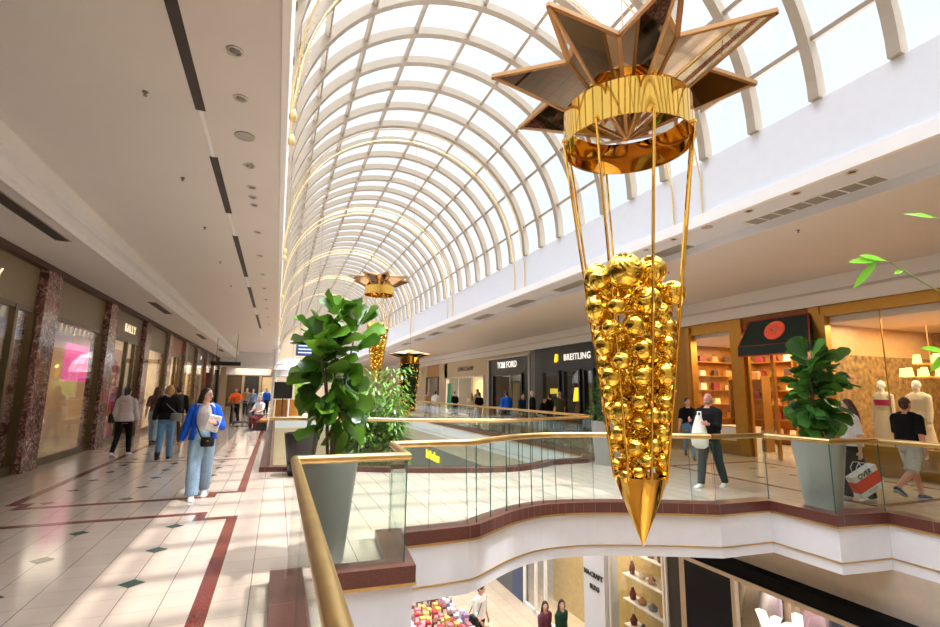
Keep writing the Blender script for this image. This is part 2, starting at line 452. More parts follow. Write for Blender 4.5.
c = MB(); c.box(12.36, 12.42, -6, 60, 4.28, 4.62, 0); c.box(12.39, 12.42, -6, 60, 4.2, 4.29, 1); c.box(12.33, 12.42, -6, 60, 3.91, 4.2, 0)
struct('trim_7', c, [M_trim, M_ceil])
# far end
c = MB(); c.box(-9, 18, 60, 60.3, -5.2, 10.2, 0); struct('wall_back', c, [M_wallbeige])
c = MB(); c.box(-4.6, -.1, 45.6, 46, 3.55, 4.9, 0); c.box(-4.6, -.1, 45.4, 46, 3.5, 3.7, 0); struct('trim_8', c, [M_trim])
c = MB(); c.box(-4.7, -.1, 46, 60, 3.7, 4.0); struct('ceiling', c, [M_ceil])
c = MB(); c.lathe([(.24,0),(.24,.2),(.19,.25),(.18,4.4),(.24,4.5),(.24,4.75)], (-.22,41,0), 16); struct('trim_9', c, [M_trim], True)
# walls closing the place behind the camera and the lower level
c = MB(); c.box(-9, 18, -6.2, -6, -5.2, 10); struct('wall_front', c, [M_wallbeige])
c = MB(); c.box(17.9, 18.1, -6, 60, -.8, 4.2); struct('wall_right', c, [M_wallbeige])
c = MB(); c.box(-9.1, -8.9, -6, 60, -.8, 4.4); struct('wall_left', c, [M_wallbeige])
c = MB(); c.box(-2.2, -2, -6, 60, -5.2, -.8); struct('wall_left_lower', c, [M_wallbeige])

# ------------------------------------------------------------------ skylight vault
VX, VZ, VR = 3.45, 5.97, 3.6
w = struct_root('window_1', (VX, 27, VZ))
def arc(r, a0, a1, n, y): return [(r*math.cos(a0+(a1-a0)*i/n), y, r*math.sin(a0+(a1-a0)*i/n)) for i in range(n+1)]
nrib = 66
rib_me = None
for k in range(nrib):
    y = 3.30+1.01*(k-9)-27
    if rib_me is None:
        b = MB(); n = 40; vs = []; 
        for i in range(n+1):
            a = PI*i/n; cs, sn = math.cos(a), math.sin(a)
            for rr, yy in ((3.53,-.075),(3.53,.075),(3.70,.075),(3.70,-.075)): vs.append((rr*cs, yy, rr*sn))
        fs = [(0,1,2,3), tuple(4*n+q for q in (3,2,1,0))]
        for i in range(n):
            for q in range(4): fs.append((4*i+q, 4*i+4+q, 4*i+4+(q+1) % 4, 4*i+(q+1) % 4))
        b.add(vs, fs); o = obj('rib', b, M_rib, w); rib_me = o.data
    else:
        o = bpy.data.objects.new('rib', rib_me); COL.objects.link(o); o.parent = w
    o.location = (0, y, 0)
for k in range(-4, 5):
    a = R(90+18.9*k); b = MB()
    M = Matrix.Rotation(-(a-PI/2), 3, 'Y')
    b.cbox((3.64*math.cos(a), 0, 3.64*math.sin(a)), (.07, 66, .09), M)
    obj('purlin', b, M_rib, w)
b = MB(); vs = []; n = 48
for y in (-33, 33):
    for i in range(n+1):
        a = PI*i/n; vs.append((3.73*math.cos(a), y, 3.73*math.sin(a)))
b.add(vs, [(i, i+1, n+2+i, n+1+i) for i in range(n)])
obj('glazing', b, M_sky, w)
# gold garland hoops hung under the vault, in pairs
def hoop(y, label):
    t = thing('garland_hoop', label, 'hoop', (VX, y, 4.98), 0, 'gold garland hoops under the skylight')
    b = MB(); pts = [(3.575, 0, -.028), (3.575, 0, .7)]+[(3.47*math.cos(PI*i/36), 0, .99+3.47*math.sin(PI*i/36)) for i in range(1, 36)]+[(-3.53, 0, .7), (-3.53, 0, .3)]
    b.tube(pts, .016, 6); obj('tube', b, M_goldh, t, True)
    b = MB()
    for i in range(110):
        a = PI*i/109; r = random.uniform(3.39, 3.51)
        b.ball((r*math.cos(a), random.uniform(-.035, .035), .99+r*math.sin(a)), random.uniform(.007, .015), 5, 4)
    obj('bead_garland', b, M_goldh, t, True)['kind'] = 'stuff'
    b = MB(); b.lathe([(.02,-.1),(.05,-.06),(.05,.02),(.02,.08)], (-3.5,0,.3), 8); obj('tassel', b, M_goldh, t, True)
M_goldh = mat('pale_gold_garland', (232,206,146), .4, .25, var=.15, scale=30)
HY = [6.45, 7.15, 13.43, 14.13, 20.3, 21.0, 27.2, 27.9, 34.1, 34.8, 41, 41.7]
for i, y in enumerate(HY):
    hoop(y, 'thin gold garland hoop arching under the skylight, %s from the camera' % ORD[i])
# ------------------------------------------------------------------ hanging lanterns
def star_parts(t, Rt, Rn, zt, za, zu, mats, fw=.045, flat=None):
    """eight-pointed mirror star: 16 facets below, 16 above, metal edging; centre at (0,0)"""
    ph = .35; tips = []; nts = []
    for k in range(8):
        a = ph+R(45)*k; tips.append(Vector((-math.sin(a)*Rt, -math.cos(a)*Rt, zt)))
        a += R(22.5); nts.append(Vector((-math.sin(a)*Rn, -math.cos(a)*Rn, zt)))
    ap = Vector((0,0,za)); up = Vector((0,0,zu))
    fr = MB()
    for k in range(8):
        for nt_ in (nts[k], nts[k-1]):
            m = MB(); m.add([tips[k], nt_, ap], [(0,1,2)]); obj('mirror_facet', m, mats[0], t)
            m2 = MB(); m2.add([tips[k], nt_, up], [(0,2,1)]); obj('top_facet', m2, mats[1], t)
            fr.bar(tips[k], nt_, fw, fw, 0)
        fr.bar(tips[k], ap, fw*.6, fw*.6); fr.bar(nts[k], ap, fw*.8, fw*.8)
    obj('star_frame', fr, mats[1], t)
def ring(r, z0, z1, th=.012, n=64):
    b = MB(); b.rings([((0,0,z0),(r,0,0),(0,r,0)),((0,0,z1),(r,0,0),(0,r,0)),((0,0,z1),(r-th,0,0),(0,r-th,0)),((0,0,z0),(r-th,0,0),(0,r-th,0)),((0,0,z0),(r,0,0),(0,r,0))], n, cap=False)
    return b
def make_lantern(loc):
    t = thing('star_lantern', 'largest golden star lantern, packed with gold baubles, hanging nearest the camera', 'hanging decoration', loc, 0, 'star lanterns hanging in the atrium')
    Z = -.2
    star_parts(t, 1.54, .78, 5.29+Z, 4.55+Z, 5.55+Z, (M_mirror, M_goldd))
    obj('ring', ring(.71, 4.46+Z, 4.86+Z), M_gold, t, True)
    zc = .88+Z
    for k in range(8):
        a = R(22.5+45*k+4); cs, sn = math.cos(a), math.sin(a)
        b = MB(); b.tube([(.735*cs,.735*sn,4.52+Z),(.27*cs,.27*sn,zc-.02)], .014, 8)
        b.bar((.70*cs,.70*sn,4.5+Z),(.75*cs,.75*sn,4.5+Z), .03, .03)
        obj('rod', b, M_gold, t, True)
    b = MB(); b.lathe([(.003,0),(.275,zc),(.275,zc+.004),(.26,zc+.004)], n=48); obj('cone', b, M_gold, t, True)
    b = MB(); b.tube([(0,0,5.5+Z),(0,0,9.3)], .006, 6); obj('suspension_cable', b, M_goldd, t)
    # baubles packed in the cage of rods, largest at the top
    rnd = random.Random(11); balls = []
    def prof(z): # outer radius of the pack above the cone
        u = (z-zc)/(3.2+Z-zc); return .25+.27*max(0., min(u, 1))**1.1
    def try_add(r, z, n=700):
        for _ in range(n):
            zz = z+rnd.uniform(-.07, .07); Rm = prof(zz)*1.08
            a = rnd.uniform(0, 2*PI); q = rnd.choice((max(0, Rm-r*.8), max(0, Rm-r*.8), max(0, Rm-r*.8), rnd.uniform(0, Rm-r) if Rm > r else 0))
            p = Vector((q*math.cos(a), q*math.sin(a), zz))
            if all((p-b_).length > (r+s)*.90 for b_, s in balls): balls.append((p, r)); return True
        return False
    FRONT = [(-.38,-.34,2.7,.185),(-.01,-.3,2.76,.153),(-.11,-.31,2.43,.16),(.46,0,2.58,.154),(-.45,0,2.38,.144),(-.52,-.13,2.64,.11),(-.27,-.31,2.17,.11),(-.38,0,1.99,.114),(-.16,-.29,1.94,.122),(.42,0,2.22,.119),(-.44,-.28,2.36,.09),(-.37,-.08,1.67,.11),(-.15,-.26,1.68,.118),(.39,0,1.86,.105),(-.37,-.24,1.82,.09),(-.46,-.2,2.15,.085),(.03,-.27,2.15,.091),(.3,-.03,1.66,.084),(.15,.2,2.7,.18),(-.2,.3,2.62,.18),(.35,.3,2.5,.16),(.2,-.18,2.35,.12),(.22,-.2,2.0,.11)]
    for x, y, z, r in FRONT: balls.append((Vector((x, y, z)), r))
    z = zc+.06; cnt = 0
    while z < 2.95+Z:
        u = (z-zc)/(2.95+Z-zc)
        for _ in range(8):
            if len(balls) >= 98: break
            try_add((.078+.1*u)*rnd.uniform(.72, 1.12), z, 60)
        z += .095+.085*u
    for p, r in balls:
        b = MB(); b.ball((0,0,0), r, 18, 12, M=Matrix.Rotation(rnd.uniform(0, 6), 3, Vector((rnd.random(), rnd.random(), rnd.random()+.1)).normalized()))
        o = obj('bauble', b, M_foil, t, True, p)
        o.rotation_euler = (rnd.uniform(0,6), rnd.uniform(0,6), rnd.uniform(0,6))
    return t
LAN = make_lantern((3.51, 4.2, .2))
dup(LAN, (3.45, 18.7, 1.98), 'smaller distant golden star lantern with gold baubles, seen past the fig leaves', rz=.4, scale=.79)

M_tree = leaf_mat('dark_garland_green', (8,16,8), (24,44,20), .1)
M_smoke = mat('smoked_mirror', (48,42,38), .12, 1.)
t = thing('hanging_tree', 'upside-down dark green tree dotted with gold lights under a black star', 'hanging decoration', (3.45, 13.6, 1.0))
star_parts(t, .62, .26, 1.72, 1.55, 1.85, (M_smoke, M_goldd), .02)
obj('ring', ring(.27, 1.45, 1.66), M_gold, t, True)
b = MB(); b.lathe([(.1,.12),(.17,.16),(.2,.5),(.25,1.0),(.27,1.46),(.2,1.48)], n=24); obj('core', b, M_tree, t, True)
b = MB(); rnd = random.Random(3)
for i in range(1500):
    z = rnd.uniform(.14, 1.46); rr = .17+.1*(z-.14)/1.3; a = rnd.uniform(0, 2*PI); d = Vector((math.cos(a), math.sin(a), rnd.uniform(-.8, .3))).normalized()
    p = Vector((rr*math.cos(a), rr*math.sin(a), z)); s = Vector((-math.sin(a), math.cos(a), rnd.uniform(-.5,.5)))*.016
    b.add([p-s, p+s, p+d*.07], [(0,1,2)])
o = obj('needle_garland', b, M_tree, t); o['kind'] = 'stuff'
b = MB()
for i in range(240):
    z = rnd.uniform(.15, 1.45); rr = .2+.1*(z-.14)/1.3+rnd.uniform(0,.03); a = rnd.uniform(0, 2*PI); b.ball((rr*math.cos(a), rr*math.sin(a), z), rnd.uniform(.014,.026), 6, 5)
o = obj('gold_ornaments', b, M_gold, t, True); o['kind'] = 'stuff'
b = MB(); b.lathe([(.002,-.05),(.1,.14),(.09,.15)], n=20); obj('tip_cone', b, M_gold, t, True)
b = MB(); b.tube([(0,0,1.85),(0,0,8.5)], .005, 6); obj('suspension_cable', b, M_goldd, t)

# ------------------------------------------------------------------ plants
M_fig = leaf_mat('fig_leaf', (26,66,18), (104,156,46), .28)
M_fig2 = leaf_mat('fig_leaf_deep', (30,74,28), (92,146,64), .22)
M_bam = leaf_mat('bamboo_leaf', (46,100,24), (146,190,76), .4)
M_bright = leaf_mat('young_leaf', (96,180,30), (150,215,60), .5)
M_cane = mat('bamboo_cane', (120,140,70), .4, var=.2)
M_bark = mat('brown_bark', (92,72,54), .8, var=.25, scale=20)
M_soil = mat('dark_soil', (52,40,30), .95, var=.4, scale=40)
M_grey = mat('satin_grey_planter', (126,128,128), .3, .0, var=.03)
M_grey2 = mat('pale_grey_planter', (158,156,154), .35, var=.03)
M_blackp = mat('gloss_black_planter', (30,28,28), .16, var=.05)
def leaf(b, base, d, up, L, W, droop, fold=.12, seg=6, prof=None):
    d = Vector(d).normalized(); sd = d.cross(Vector(up)); sd = sd.normalized() if sd.length > 1e-3 else Vector((1,0,0)); u = sd.cross(d)
    P = Vector(base); vs = []; fs = []
    for i in range(seg+1):
        t = i/seg; w = W*(prof(t) if prof else math.sin(PI*min(1, max(.0, t)))**.8)
        dd = (d-Vector((0,0,1))*droop*t).normalized()
        if i: P = P+dd*(L/seg)
        un = sd.cross(dd)
        wav = .03*math.sin(i*2.1)*W*6
        vs += [P-sd*w+un*(fold*w+wav*.3), P-un*.0, P+sd*w+un*(fold*w-wav*.3)]
    for i in range(seg):
        for k in (0, 1): fs.append((3*i+k, 3*i+3+k, 3*i+4+k, 3*i+1+k))
    b.add(vs, fs)
def figprof(t):
    K = [(0,.06),(.12,.42),(.3,.62),(.5,.78),(.7,1.0),(.85,.9),(.95,.5),(1,.02)]
    for (a, x), (c_, y) in zip(K[:-1], K[1:]):
        if t <= c_: return x+(y-x)*(t-a)/(c_-a)
    return 0
def planter(t, prof, m, soil_z, n=40):
    b = MB(); b.lathe(prof, n=n); obj('planter', b, m, t, True)
    r = prof[-1][0]
    b = MB(); b.lathe([(.01,soil_z-.02),(r,soil_z-.02),(r,soil_z),(.01,soil_z+.01)], n=20); obj('soil', b, M_soil, t)
def fig(label, loc, pr, m, soil, z0, z1, rad, nleaf, seed, lm, L=.4, gap=0):
    t = thing('potted_fig', label, 'potted plant', loc, 0, None); rnd = random.Random(seed)
    planter(t, pr, m, soil)
    b = MB(); tops = []
    for k in range(4):
        a = k*1.7+seed; q = .05 if k else 0; p0 = Vector((.03*math.cos(a), .03*math.sin(a), soil-.02))
        p1 = Vector((rad*.2*math.cos(a)*(k > 0), rad*.2*math.sin(a)*(k > 0), z0+(z1-z0)*.35)); p2 = Vector((rad*.42*math.cos(a)*(k > 0), rad*.42*math.sin(a)*(k > 0), z1-.12-.1*k))
        pts = catmull([tuple(p0), tuple(p1), tuple(p2)], 6); b.tube(pts, [.015-.008*i/(len(pts)-1) for i in range(len(pts))], 8); tops.append((p0, p1, p2, pts))
    obj('trunk', b, M_bark, t, True)
    b = MB()
    for i in range(nleaf):
        u = (i+rnd.random())/nleaf; k = i % 4; pts = tops[k][3]; j = min(len(pts)-1, int((.36+.64*u)*len(pts)))
        base = Vector(pts[j]); a = i*2.4+rnd.uniform(-.4, .4)
        el = -.55+1.35*u+rnd.uniform(-.45, .45)
        d = Vector((math.cos(a)*math.cos(el), math.sin(a)*math.cos(el), math.sin(el)))
        l = L*rnd.uniform(.75, 1.15); ww = l*.40
        leaf(b, base+d*rnd.uniform(.02, rad*.22), d, (rnd.uniform(-1,1)-.7*math.cos(a),rnd.uniform(-1,1)-.7*math.sin(a),rnd.uniform(.3,1)), l, ww, rnd.uniform(.15, .7)*(1.1-u), .3, 8, figprof)
    obj('foliage', b, lm, t, True)
    return t
PR1 = [(.17,0),(.18,.0),(.285,.96),(.285,.985),(.262,.985),(.255,.92)]
fig('tall fiddle-leaf fig in tapered grey planter behind the near glass corner', (.56,5.4,0), PR1, M_grey, .93, 1.15, 2.62, .56, 128, 5, M_fig, .29)
PR2 = [(.23,0),(.24,0),(.36,.98),(.36,1.0),(.335,1.0),(.33,.92)]
fig('fiddle-leaf fig in wide grey planter behind the right glass balustrade, near the shopping bag woman', (7.98,5.4,0), PR2, M_grey2, .93, 1.05, 2.45, .60, 150, 2, M_fig2, .30)
# bushy conical plant by the watch shop
t = thing('potted_ficus', 'bushy dark green cone-shaped ficus in pale grey planter before the watch shop', 'potted plant', (7.62,10.3,0)); rnd = random.Random(9)
planter(t, [(.27,0),(.28,0),(.36,1.0),(.36,1.03),(.33,1.03),(.32,.95)], M_grey2, .96)
b = MB(); b.tube([(0,0,.93),(.02,0,1.6),(0,0,2.3)], [.03,.025,.01], 8); obj('trunk', b, M_bark, t, True)
b = MB()
for i in range(900):
    u = rnd.random()**1.2; z = 1.08+1.38*u; rr = .44*(1-u)**.7*math.sqrt(rnd.uniform(.2,1)); a = rnd.uniform(0, 2*PI)
    d = Vector((math.cos(a), math.sin(a), rnd.uniform(-.3,.8))); leaf(b, (rr*math.cos(a), rr*math.sin(a), z), d, (0,0,1), rnd.uniform(.09,.15), .032, .4, .15, 3)
obj('foliage', b, M_fig2, t, True)
# black planter
t = thing('black_planter', 'glossy black tapered planter standing on the left walkway edge', 'planter', (.54,10.78,0))
PB = [(.22,0),(.23,0),(.34,.80),(.345,.83),(.32,.83),(.31,.76)]
b = MB(); b.lathe(PB, n=36); obj('pot', b, M_blackp, t, True)
b = MB(); b.lathe([(.01,.74),(.31,.74),(.31,.76),(.01,.78)], n=20); obj('soil', b, M_soil, t)
# bamboo rising from the lower level
def bamboo(label, loc, canes, h, seed, spread, leaves, zmin):
    t = thing('bamboo_clump', label, 'bamboo', loc); rnd = random.Random(seed); cb = MB(); lb = MB()
    for k in range(canes):
        a = rnd.uniform(0, 2*PI); r0 = spread*.7*math.sqrt(rnd.random()); H = h*rnd.uniform(.78, 1.)
        p0 = Vector((r0*math.cos(a), r0*math.sin(a), 0)); lean = Vector((math.cos(a), math.sin(a), 0))*spread*.5*rnd.uniform(.1, 1)
        pts = [p0+Vector((0,0,H*i/8))+lean*(i/8)**2 for i in range(9)]
        cb.tube(pts, [.018-.013*i/8 for i in range(9)], 6)
        for j in range(leaves):
            u = rnd.uniform(zmin/H, 1.0); q = u*8; i0 = min(7, int(q)); base = pts[i0].lerp(pts[i0+1], q-i0)
            aa = rnd.uniform(0, 2*PI); br = Vector((math.cos(aa), math.sin(aa), rnd.uniform(.1,.7)))*rnd.uniform(.05,.42)
            d = Vector((math.cos(aa), math.sin(aa), rnd.uniform(-.7,.4)))
            leaf(lb, base+br, d, (0,0,1), rnd.uniform(.12,.24), rnd.uniform(.018,.032), .6, .1, 3)
    obj('cane', cb, M_cane, t, True); o = obj('leaf_mass', lb, M_bam, t, True)
    return t
bamboo('dense light green bamboo rising from the lower level beyond the bridge', (2.3,12.75,-5.2), 28, 7.45, 4, .80, 260, 4.6)
# bamboo beside the camera whose twigs reach into the picture at top right
t = thing('bamboo_clump', 'bright green bamboo twig with three leaves reaching in at the top right corner', 'bamboo', (4.0,1.5,-5.2))
b = MB(); b.tube([(0,0,0),(.02,0,4),(.05,0,7.4),(.0,.05,8.6)], [.022,.02,.014,.004], 8); obj('cane', b, M_cane, t, True)
tw = MB(); lb = MB()
def P3(x, y, z): return Vector((x-4.0, y-1.5, z+5.2))
tw.tube([P3(4.04,1.5,2.05),P3(3.52,1.6,2.3),P3(3.25,1.6,2.38),P3(3.08,1.6,2.43),P3(2.98,1.6,2.435)], [.005,.004,.003,.0025,.002], 6)
leaf(lb, P3(3.0,1.6,2.435), (-.28,0,-.03), (0,-1,.6), .28, .022, .1, .1, 5)
leaf(lb, P3(3.06,1.6,2.435), (-.2,0,.02), (0,-1,.6), .24, .022, .15, .1, 5)
leaf(lb, P3(2.98,1.6,2.43), (-.22,.02,-.17), (0,-1,.6), .27, .02, .1, .1, 5)
leaf(lb, P3(3.2,1.6,2.4), (-.1,0,-.03), (0,-1,.6), .1, .012, .1, .1, 4)
obj('leaf_spray', lb, M_bright, t, True); lb = MB()
tw.tube([P3(4.02,1.5,2.5),P3(3.75,1.6,2.72),P3(3.55,1.6,2.76)], [.004,.003,.002], 6)
leaf(lb, P3(3.56,1.6,2.76), (-.2,0,0), (0,-1,.6), .2, .018, .1, .1, 5); leaf(lb, P3(3.62,1.6,2.76), (-.2,.1,.05), (0,-1,.6), .2, .018, .1, .1, 5)
obj('leaf_spray', lb, M_bright, t, True); lb = MB()
tw.tube([P3(4.02,1.5,1.7),P3(3.7,1.6,1.9),P3(3.4,1.6,1.96)], [.004,.003,.002], 6)
leaf(lb, P3(3.52,1.6,1.955), (-.2,0,.02), (0,-1,.6), .26, .022, .1, .1, 5); leaf(lb, P3(3.5,1.6,1.95), (-.1,.02,-.08), (0,-1,.6), .17, .02, .1, .1, 5)
obj('twig', tw, M_cane, t, True); obj('leaf_spray', lb, M_bright, t, True)
# ------------------------------------------------------------------ people
SKIN = {'fair': mat('skin_fair', (222,172,146), .5, var=.04), 'pink': mat('skin_pink', (214,150,128), .5, var=.05), 'tan': mat('skin_tan', (176,124,94), .5, var=.04)}
HAIR = {'dark': mat('dark_hair', (34,24,20), .45, var=.3, scale=40), 'brown': mat('brown_hair', (74,50,36), .45, var=.3, scale=40), 'blond': mat('blond_hair', (172,132,84), .45, var=.2, scale=40),
        'grey': mat('grey_hair', (150,142,134), .5, var=.2, scale=40), 'white': mat('white_hair', (206,200,192), .5, var=.1, scale=40)}
M_eye = mat('eye_white', (236,232,226), .2, var=.0); M_iris = mat('iris', (40,28,22), .15); M_lip = mat('lips', (176,92,86), .45, var=.05); M_brow = mat('brow', (50,36,28), .7)
def cloth(n, c, var=.1, bump=.25, scale=25, rough=.85): return mat('cloth_'+n, c, rough, var=var, scale=scale, bump=bump, spec=.2)
def remesh(o, vox, it=4, f=.5):
    m = o.modifiers.new('Remesh', 'REMESH'); m.mode = 'VOXEL'; m.voxel_size = vox; m.use_smooth_shade = True
    s = o.modifiers.new('Smooth', 'SMOOTH'); s.iterations = it; s.factor = f
    return o
def person(label, loc, yaw, h=1.7, male=False, skin='fair', hair=('short','dark'), top=None, bottom=None, shoes=None, legs=((18,8),(-14,16)),
           arms=((10,8,15,0),(-10,8,15,0)), head=(0,0), lean=0, det=1, group=None, build=1., seat=False, name='person', cat='person', extra=None, beard=False, glasses=False):
    """one standing / walking / sitting figure; local -Y is forward, +X its left"""
    t = thing(name, label, cat, (loc[0], loc[1], loc[2] if len(loc) > 2 else 0), R(yaw), group)
    vox = {2: .0085, 1: .0115, 0: .02}[det]
    LN = R(lean)
    def sp(x, y, z):  # spine frame -> bend above the pelvis
        p = Vector((x, y, z-.53)); return Vector((p.x, p.y*math.cos(LN)-p.z*math.sin(LN), p.y*math.sin(LN)+p.z*math.cos(LN)+.53))*h
    hy, hp = R(head[0]), R(head[1])
    MH = Matrix.Rotation(LN*.4, 3, 'X') @ Matrix.Rotation(hy, 3, 'Z') @ Matrix.Rotation(hp, 3, 'X')
    nk = sp(0, -.004, .885)
    def hd(x, y, z): return nk+MH @ (Vector((x, y, z-.885))*h)
    shx = .112 if male else .1
    J = {}
    for s, (sw, bd), side in ((-1, legs[0], 'R'), (1, legs[1], 'L')):
        hip = Vector((s*.05, 0, .505))*h; a, bq = R(sw), R(sw-bd)
        kn = hip+Vector((s*.004, -math.sin(a), -math.cos(a)))*.25*h; an = kn+Vector((0, -math.sin(bq), -math.cos(bq)))*.235*h
        fp = 0 if abs(bd) < 30 or seat else R(min(45, (bd-30)*1.0))
        if sw < -8 and not seat: fp = R(min(40, -sw*1.1))
        J[side] = (hip, kn, an, fp)
    low = min(J[s][2].z-.04*h-(.03*h*math.sin(J[s][3])) for s in 'RL')
    dz = -low
    def up(p): return Vector((p.x, p.y, p.z+dz))
    for s in 'RL': J[s] = (up(J[s][0]), up(J[s][1]), up(J[s][2]), J[s][3])
    A = {}
    for s, (sw, out, bend, inw), side in ((-1, arms[0], 'R'), (1, arms[1], 'L')):
        sh = up(sp(s*shx, .004, .80)); a = R(sw); o_ = R(out)
        u = Vector((s*math.sin(o_), -math.sin(a)*math.cos(o_), -math.cos(a)*math.cos(o_)))
        el = sh+u*.17*h; f = Vector((s*math.sin(o_)-s*inw, -math.sin(a+R(bend)), -math.cos(a+R(bend)))).normalized()
        wr = el+f*.145*h; A[side] = (sh, el, wr, f, s)
    b_ = build
    TR = [(.47,.088,.062),(.52,.1,.072),(.58,.09*b_,.06*b_),(.635,.078*b_,.053*b_),(.70,.09,.06),(.77,shx-.004,.064),(.815,shx-.012,.05),(.842,.055,.042)]
    if male: TR = [(.47,.088,.062),(.52,.094,.068),(.58,.092*b_,.066*b_),(.635,.09*b_,.066*b_),(.70,.1*b_**.5,.068*b_**.5),(.77,shx+.002,.068),(.815,shx-.01,.052),(.842,.058,.045)]
    def torso(mb, z0, z1, e, flare=0.):
        rg = []
        zs = [z0]+[z for z, _, _ in TR if z0 < z < z1]+[z1]
        for z in zs:
            for (za, xa, ya), (zb, xb, yb) in zip(TR[:-1], TR[1:]):
                if z <= zb or zb == TR[-1][0]:
                    q = max(0, min(1, (z-za)/(zb-za))); rx = xa+(xb-xa)*q; ry = ya+(yb-ya)*q; break
            fl_ = flare*max(0, (.62-z)/.15)
            rg.append((up(sp(0, 0, z)), Vector((rx*h+e+fl_, 0, 0)), Vector((0, ry*h+e+fl_, 0))))
        mb.rings(rg, 20)
    # ---- body: one continuous surface
    b = MB(); torso(b, .47, .842, -.004)
    b.tube([up(sp(0,.0,.82)), up(sp(0,-.004,.86)), up(hd(0,0,.9))], [.05*h,.031*h,.03*h], 12)
    b.ball(up(hd(0,.002,.942)), (.042*h,.054*h,.058*h), 18, 12, M=MH); b.ball(up(hd(0,-.016,.908)), (.033*h,.038*h,.036*h), 14, 10, M=MH)
    b.ball(up(hd(0,-.04,.893)), (.015*h,.014*h,.012*h), 8, 6, M=MH)
    b.tube([up(hd(0,-.049,.945)), up(hd(0,-.062,.924)), up(hd(0,-.05,.919))], [.006*h,.0095*h,.008*h], 8)
    for s in (-1, 1): b.ball(up(hd(s*.043,.006,.928)), (.007*h,.013*h,.02*h), 8, 6, M=MH)
    for side in 'RL':
        hip, kn, an, fp = J[side]
        b.tube([hip+Vector((0,0,.02*h)), hip.lerp(kn,.3), kn, kn.lerp(an,.3), an, an+Vector((0,0,-.02*h))], [.05*h,.05*h,.032*h,.034*h,.02*h,.022*h], 12)
        f = Vector((0, -math.cos(fp), -math.sin(fp))); up_ = Vector((0, -math.sin(fp), math.cos(fp)))
        hl = an-Vector((0,0,.018*h)); b.tube([hl-f*.02*h-up_*.006*h, hl+f*.035*h-up_*.004*h, hl+f*.09*h-up_*.012*h], [.02*h,.021*h,.014*h], 10, ell=1.1)
        sh, el, wr, fd, s = A[side]
        b.ball(sh, .028*h, 12, 8); b.tube([sh, sh.lerp(el,.5), el, el.lerp(wr,.35), wr], [.028*h,.027*h,.023*h,.024*h,.015*h], 12)
        # hand: palm, four unequal bent fingers, thumb from the side of the palm
        inn = Vector((-s, 0, 0)); inn = (inn-fd*inn.dot(fd)).normalized(); fw = fd.cross(inn)*(-s)
        if fw.length < .1: fw = Vector((0,-1,0))
        fw.normalize()
        if fw.dot(Vector((0,-1,.3))) < 0: fw = -fw
        pc = wr+fd*.027*h; Mh = Matrix((fw, inn, fd)).transposed()
        b.ball(pc, (.021*h,.0105*h,.03*h), 12, 8, M=Mh)
        for q, (o_, ln) in enumerate(((.0155,.040),(.0055,.046),(-.0045,.043),(-.0145,.034))):
            p0 = wr+fd*.045*h+fw*o_*h; p1 = p0+fd*ln*.5*h+inn*.006*h+fw*o_*.15*h; p2 = p1+(fd*.7+inn*.6).normalized()*ln*.5*h
            b.tube([p0-fd*.012*h, p0, p1, p2], [.0052*h,.0052*h,.0048*h,.0042*h], 7)
        p0 = wr+fd*.016*h+fw*.014*h; p1 = p0+(fd*.6+fw*.7).normalized()*.02*h+inn*.004*h; p2 = p1+(fd*.9+fw*.2+inn*.3).normalized()*.018*h
        b.tube([p0, p1, p2], [.007*h,.006*h,.005*h], 7)
    remesh(obj('body', b, SKIN[skin], t, True), vox, 3)
    if det >= 1:
        for s in (-1, 1):
            e = MB(); e.ball(up(hd(s*.0175,-.0455,.942)), .0075*h, 8, 6); e.m = [0]*len(e.f)
            e.ball(up(hd(s*.0175,-.0495,.942)), .0042*h, 8, 6, mi=1); obj('eye', e, [M_eye, M_iris], t, True)
            e = MB(); e.tube([up(hd(s*.009,-.0525,.957)), up(hd(s*.02,-.051,.96)), up(hd(s*.029,-.044,.956))], .0026*h, 6); obj('eyebrow', e, M_brow, t, True)
        e = MB(); e.ball(up(hd(0,-.0515,.905)), (.015*h,.006*h,.0052*h), 10, 6, M=MH); obj('mouth', e, M_lip, t, True)
    if glasses:
        e = MB()
        for s in (-1, 1):
            e.tube([up(hd(s*.019+.014*math.cos(q*PI/6), -.06, .942+.012*math.sin(q*PI/6))) for q in range(12)], .0014*h, 5, closed=True)
            e.tube([up(hd(s*.033,-.058,.946)), up(hd(s*.045,.0,.94))], .0014*h, 5)
        e.tube([up(hd(-.006,-.061,.945)), up(hd(.006,-.061,.945))], .0014*h, 5); obj('glasses', e, M_black, t)
    # ---- hair
    if hair:
        st, hc = hair; e = MB()
        if st != 'bald':
            e.ball(up(hd(0,.010,.953)), (.0465*h,.0545*h,.0545*h), 18, 12, M=MH)
            e.ball(up(hd(0,.022,.925)), (.042*h,.04*h,.045*h), 14, 10, M=MH)
        else:
            e.ball(up(hd(0,.016,.938)), (.0445*h,.046*h,.04*h), 14, 10, M=MH)
        if st == 'long':
            e.tube([up(hd(0,.02,.96)), up(hd(0,.034,.91)), up(hd(0,.042,.85)), up(sp(0,.055,.79)), up(sp(0,.06,.735))], [.04*h,.044*h,.046*h,.044*h,.018*h], 12, ell=.62 if False else 1)
            for s in (-1, 1): e.tube([up(hd(s*.036,-.004,.965)), up(hd(s*.044,.008,.91)), up(sp(s*.045,.02,.85)), up(sp(s*.05,.03,.78))], [.014*h,.018*h,.02*h,.008*h], 8)
        if st == 'pony': e.tube([up(hd(0,.05,.965)), up(hd(0,.085,.955)), up(hd(0,.088,.9)), up(hd(0,.075,.84))], [.016*h,.02*h,.019*h,.006*h], 10)
        if st == 'bun': e.ball(up(hd(0,.055,.985)), .025*h, 10, 8)
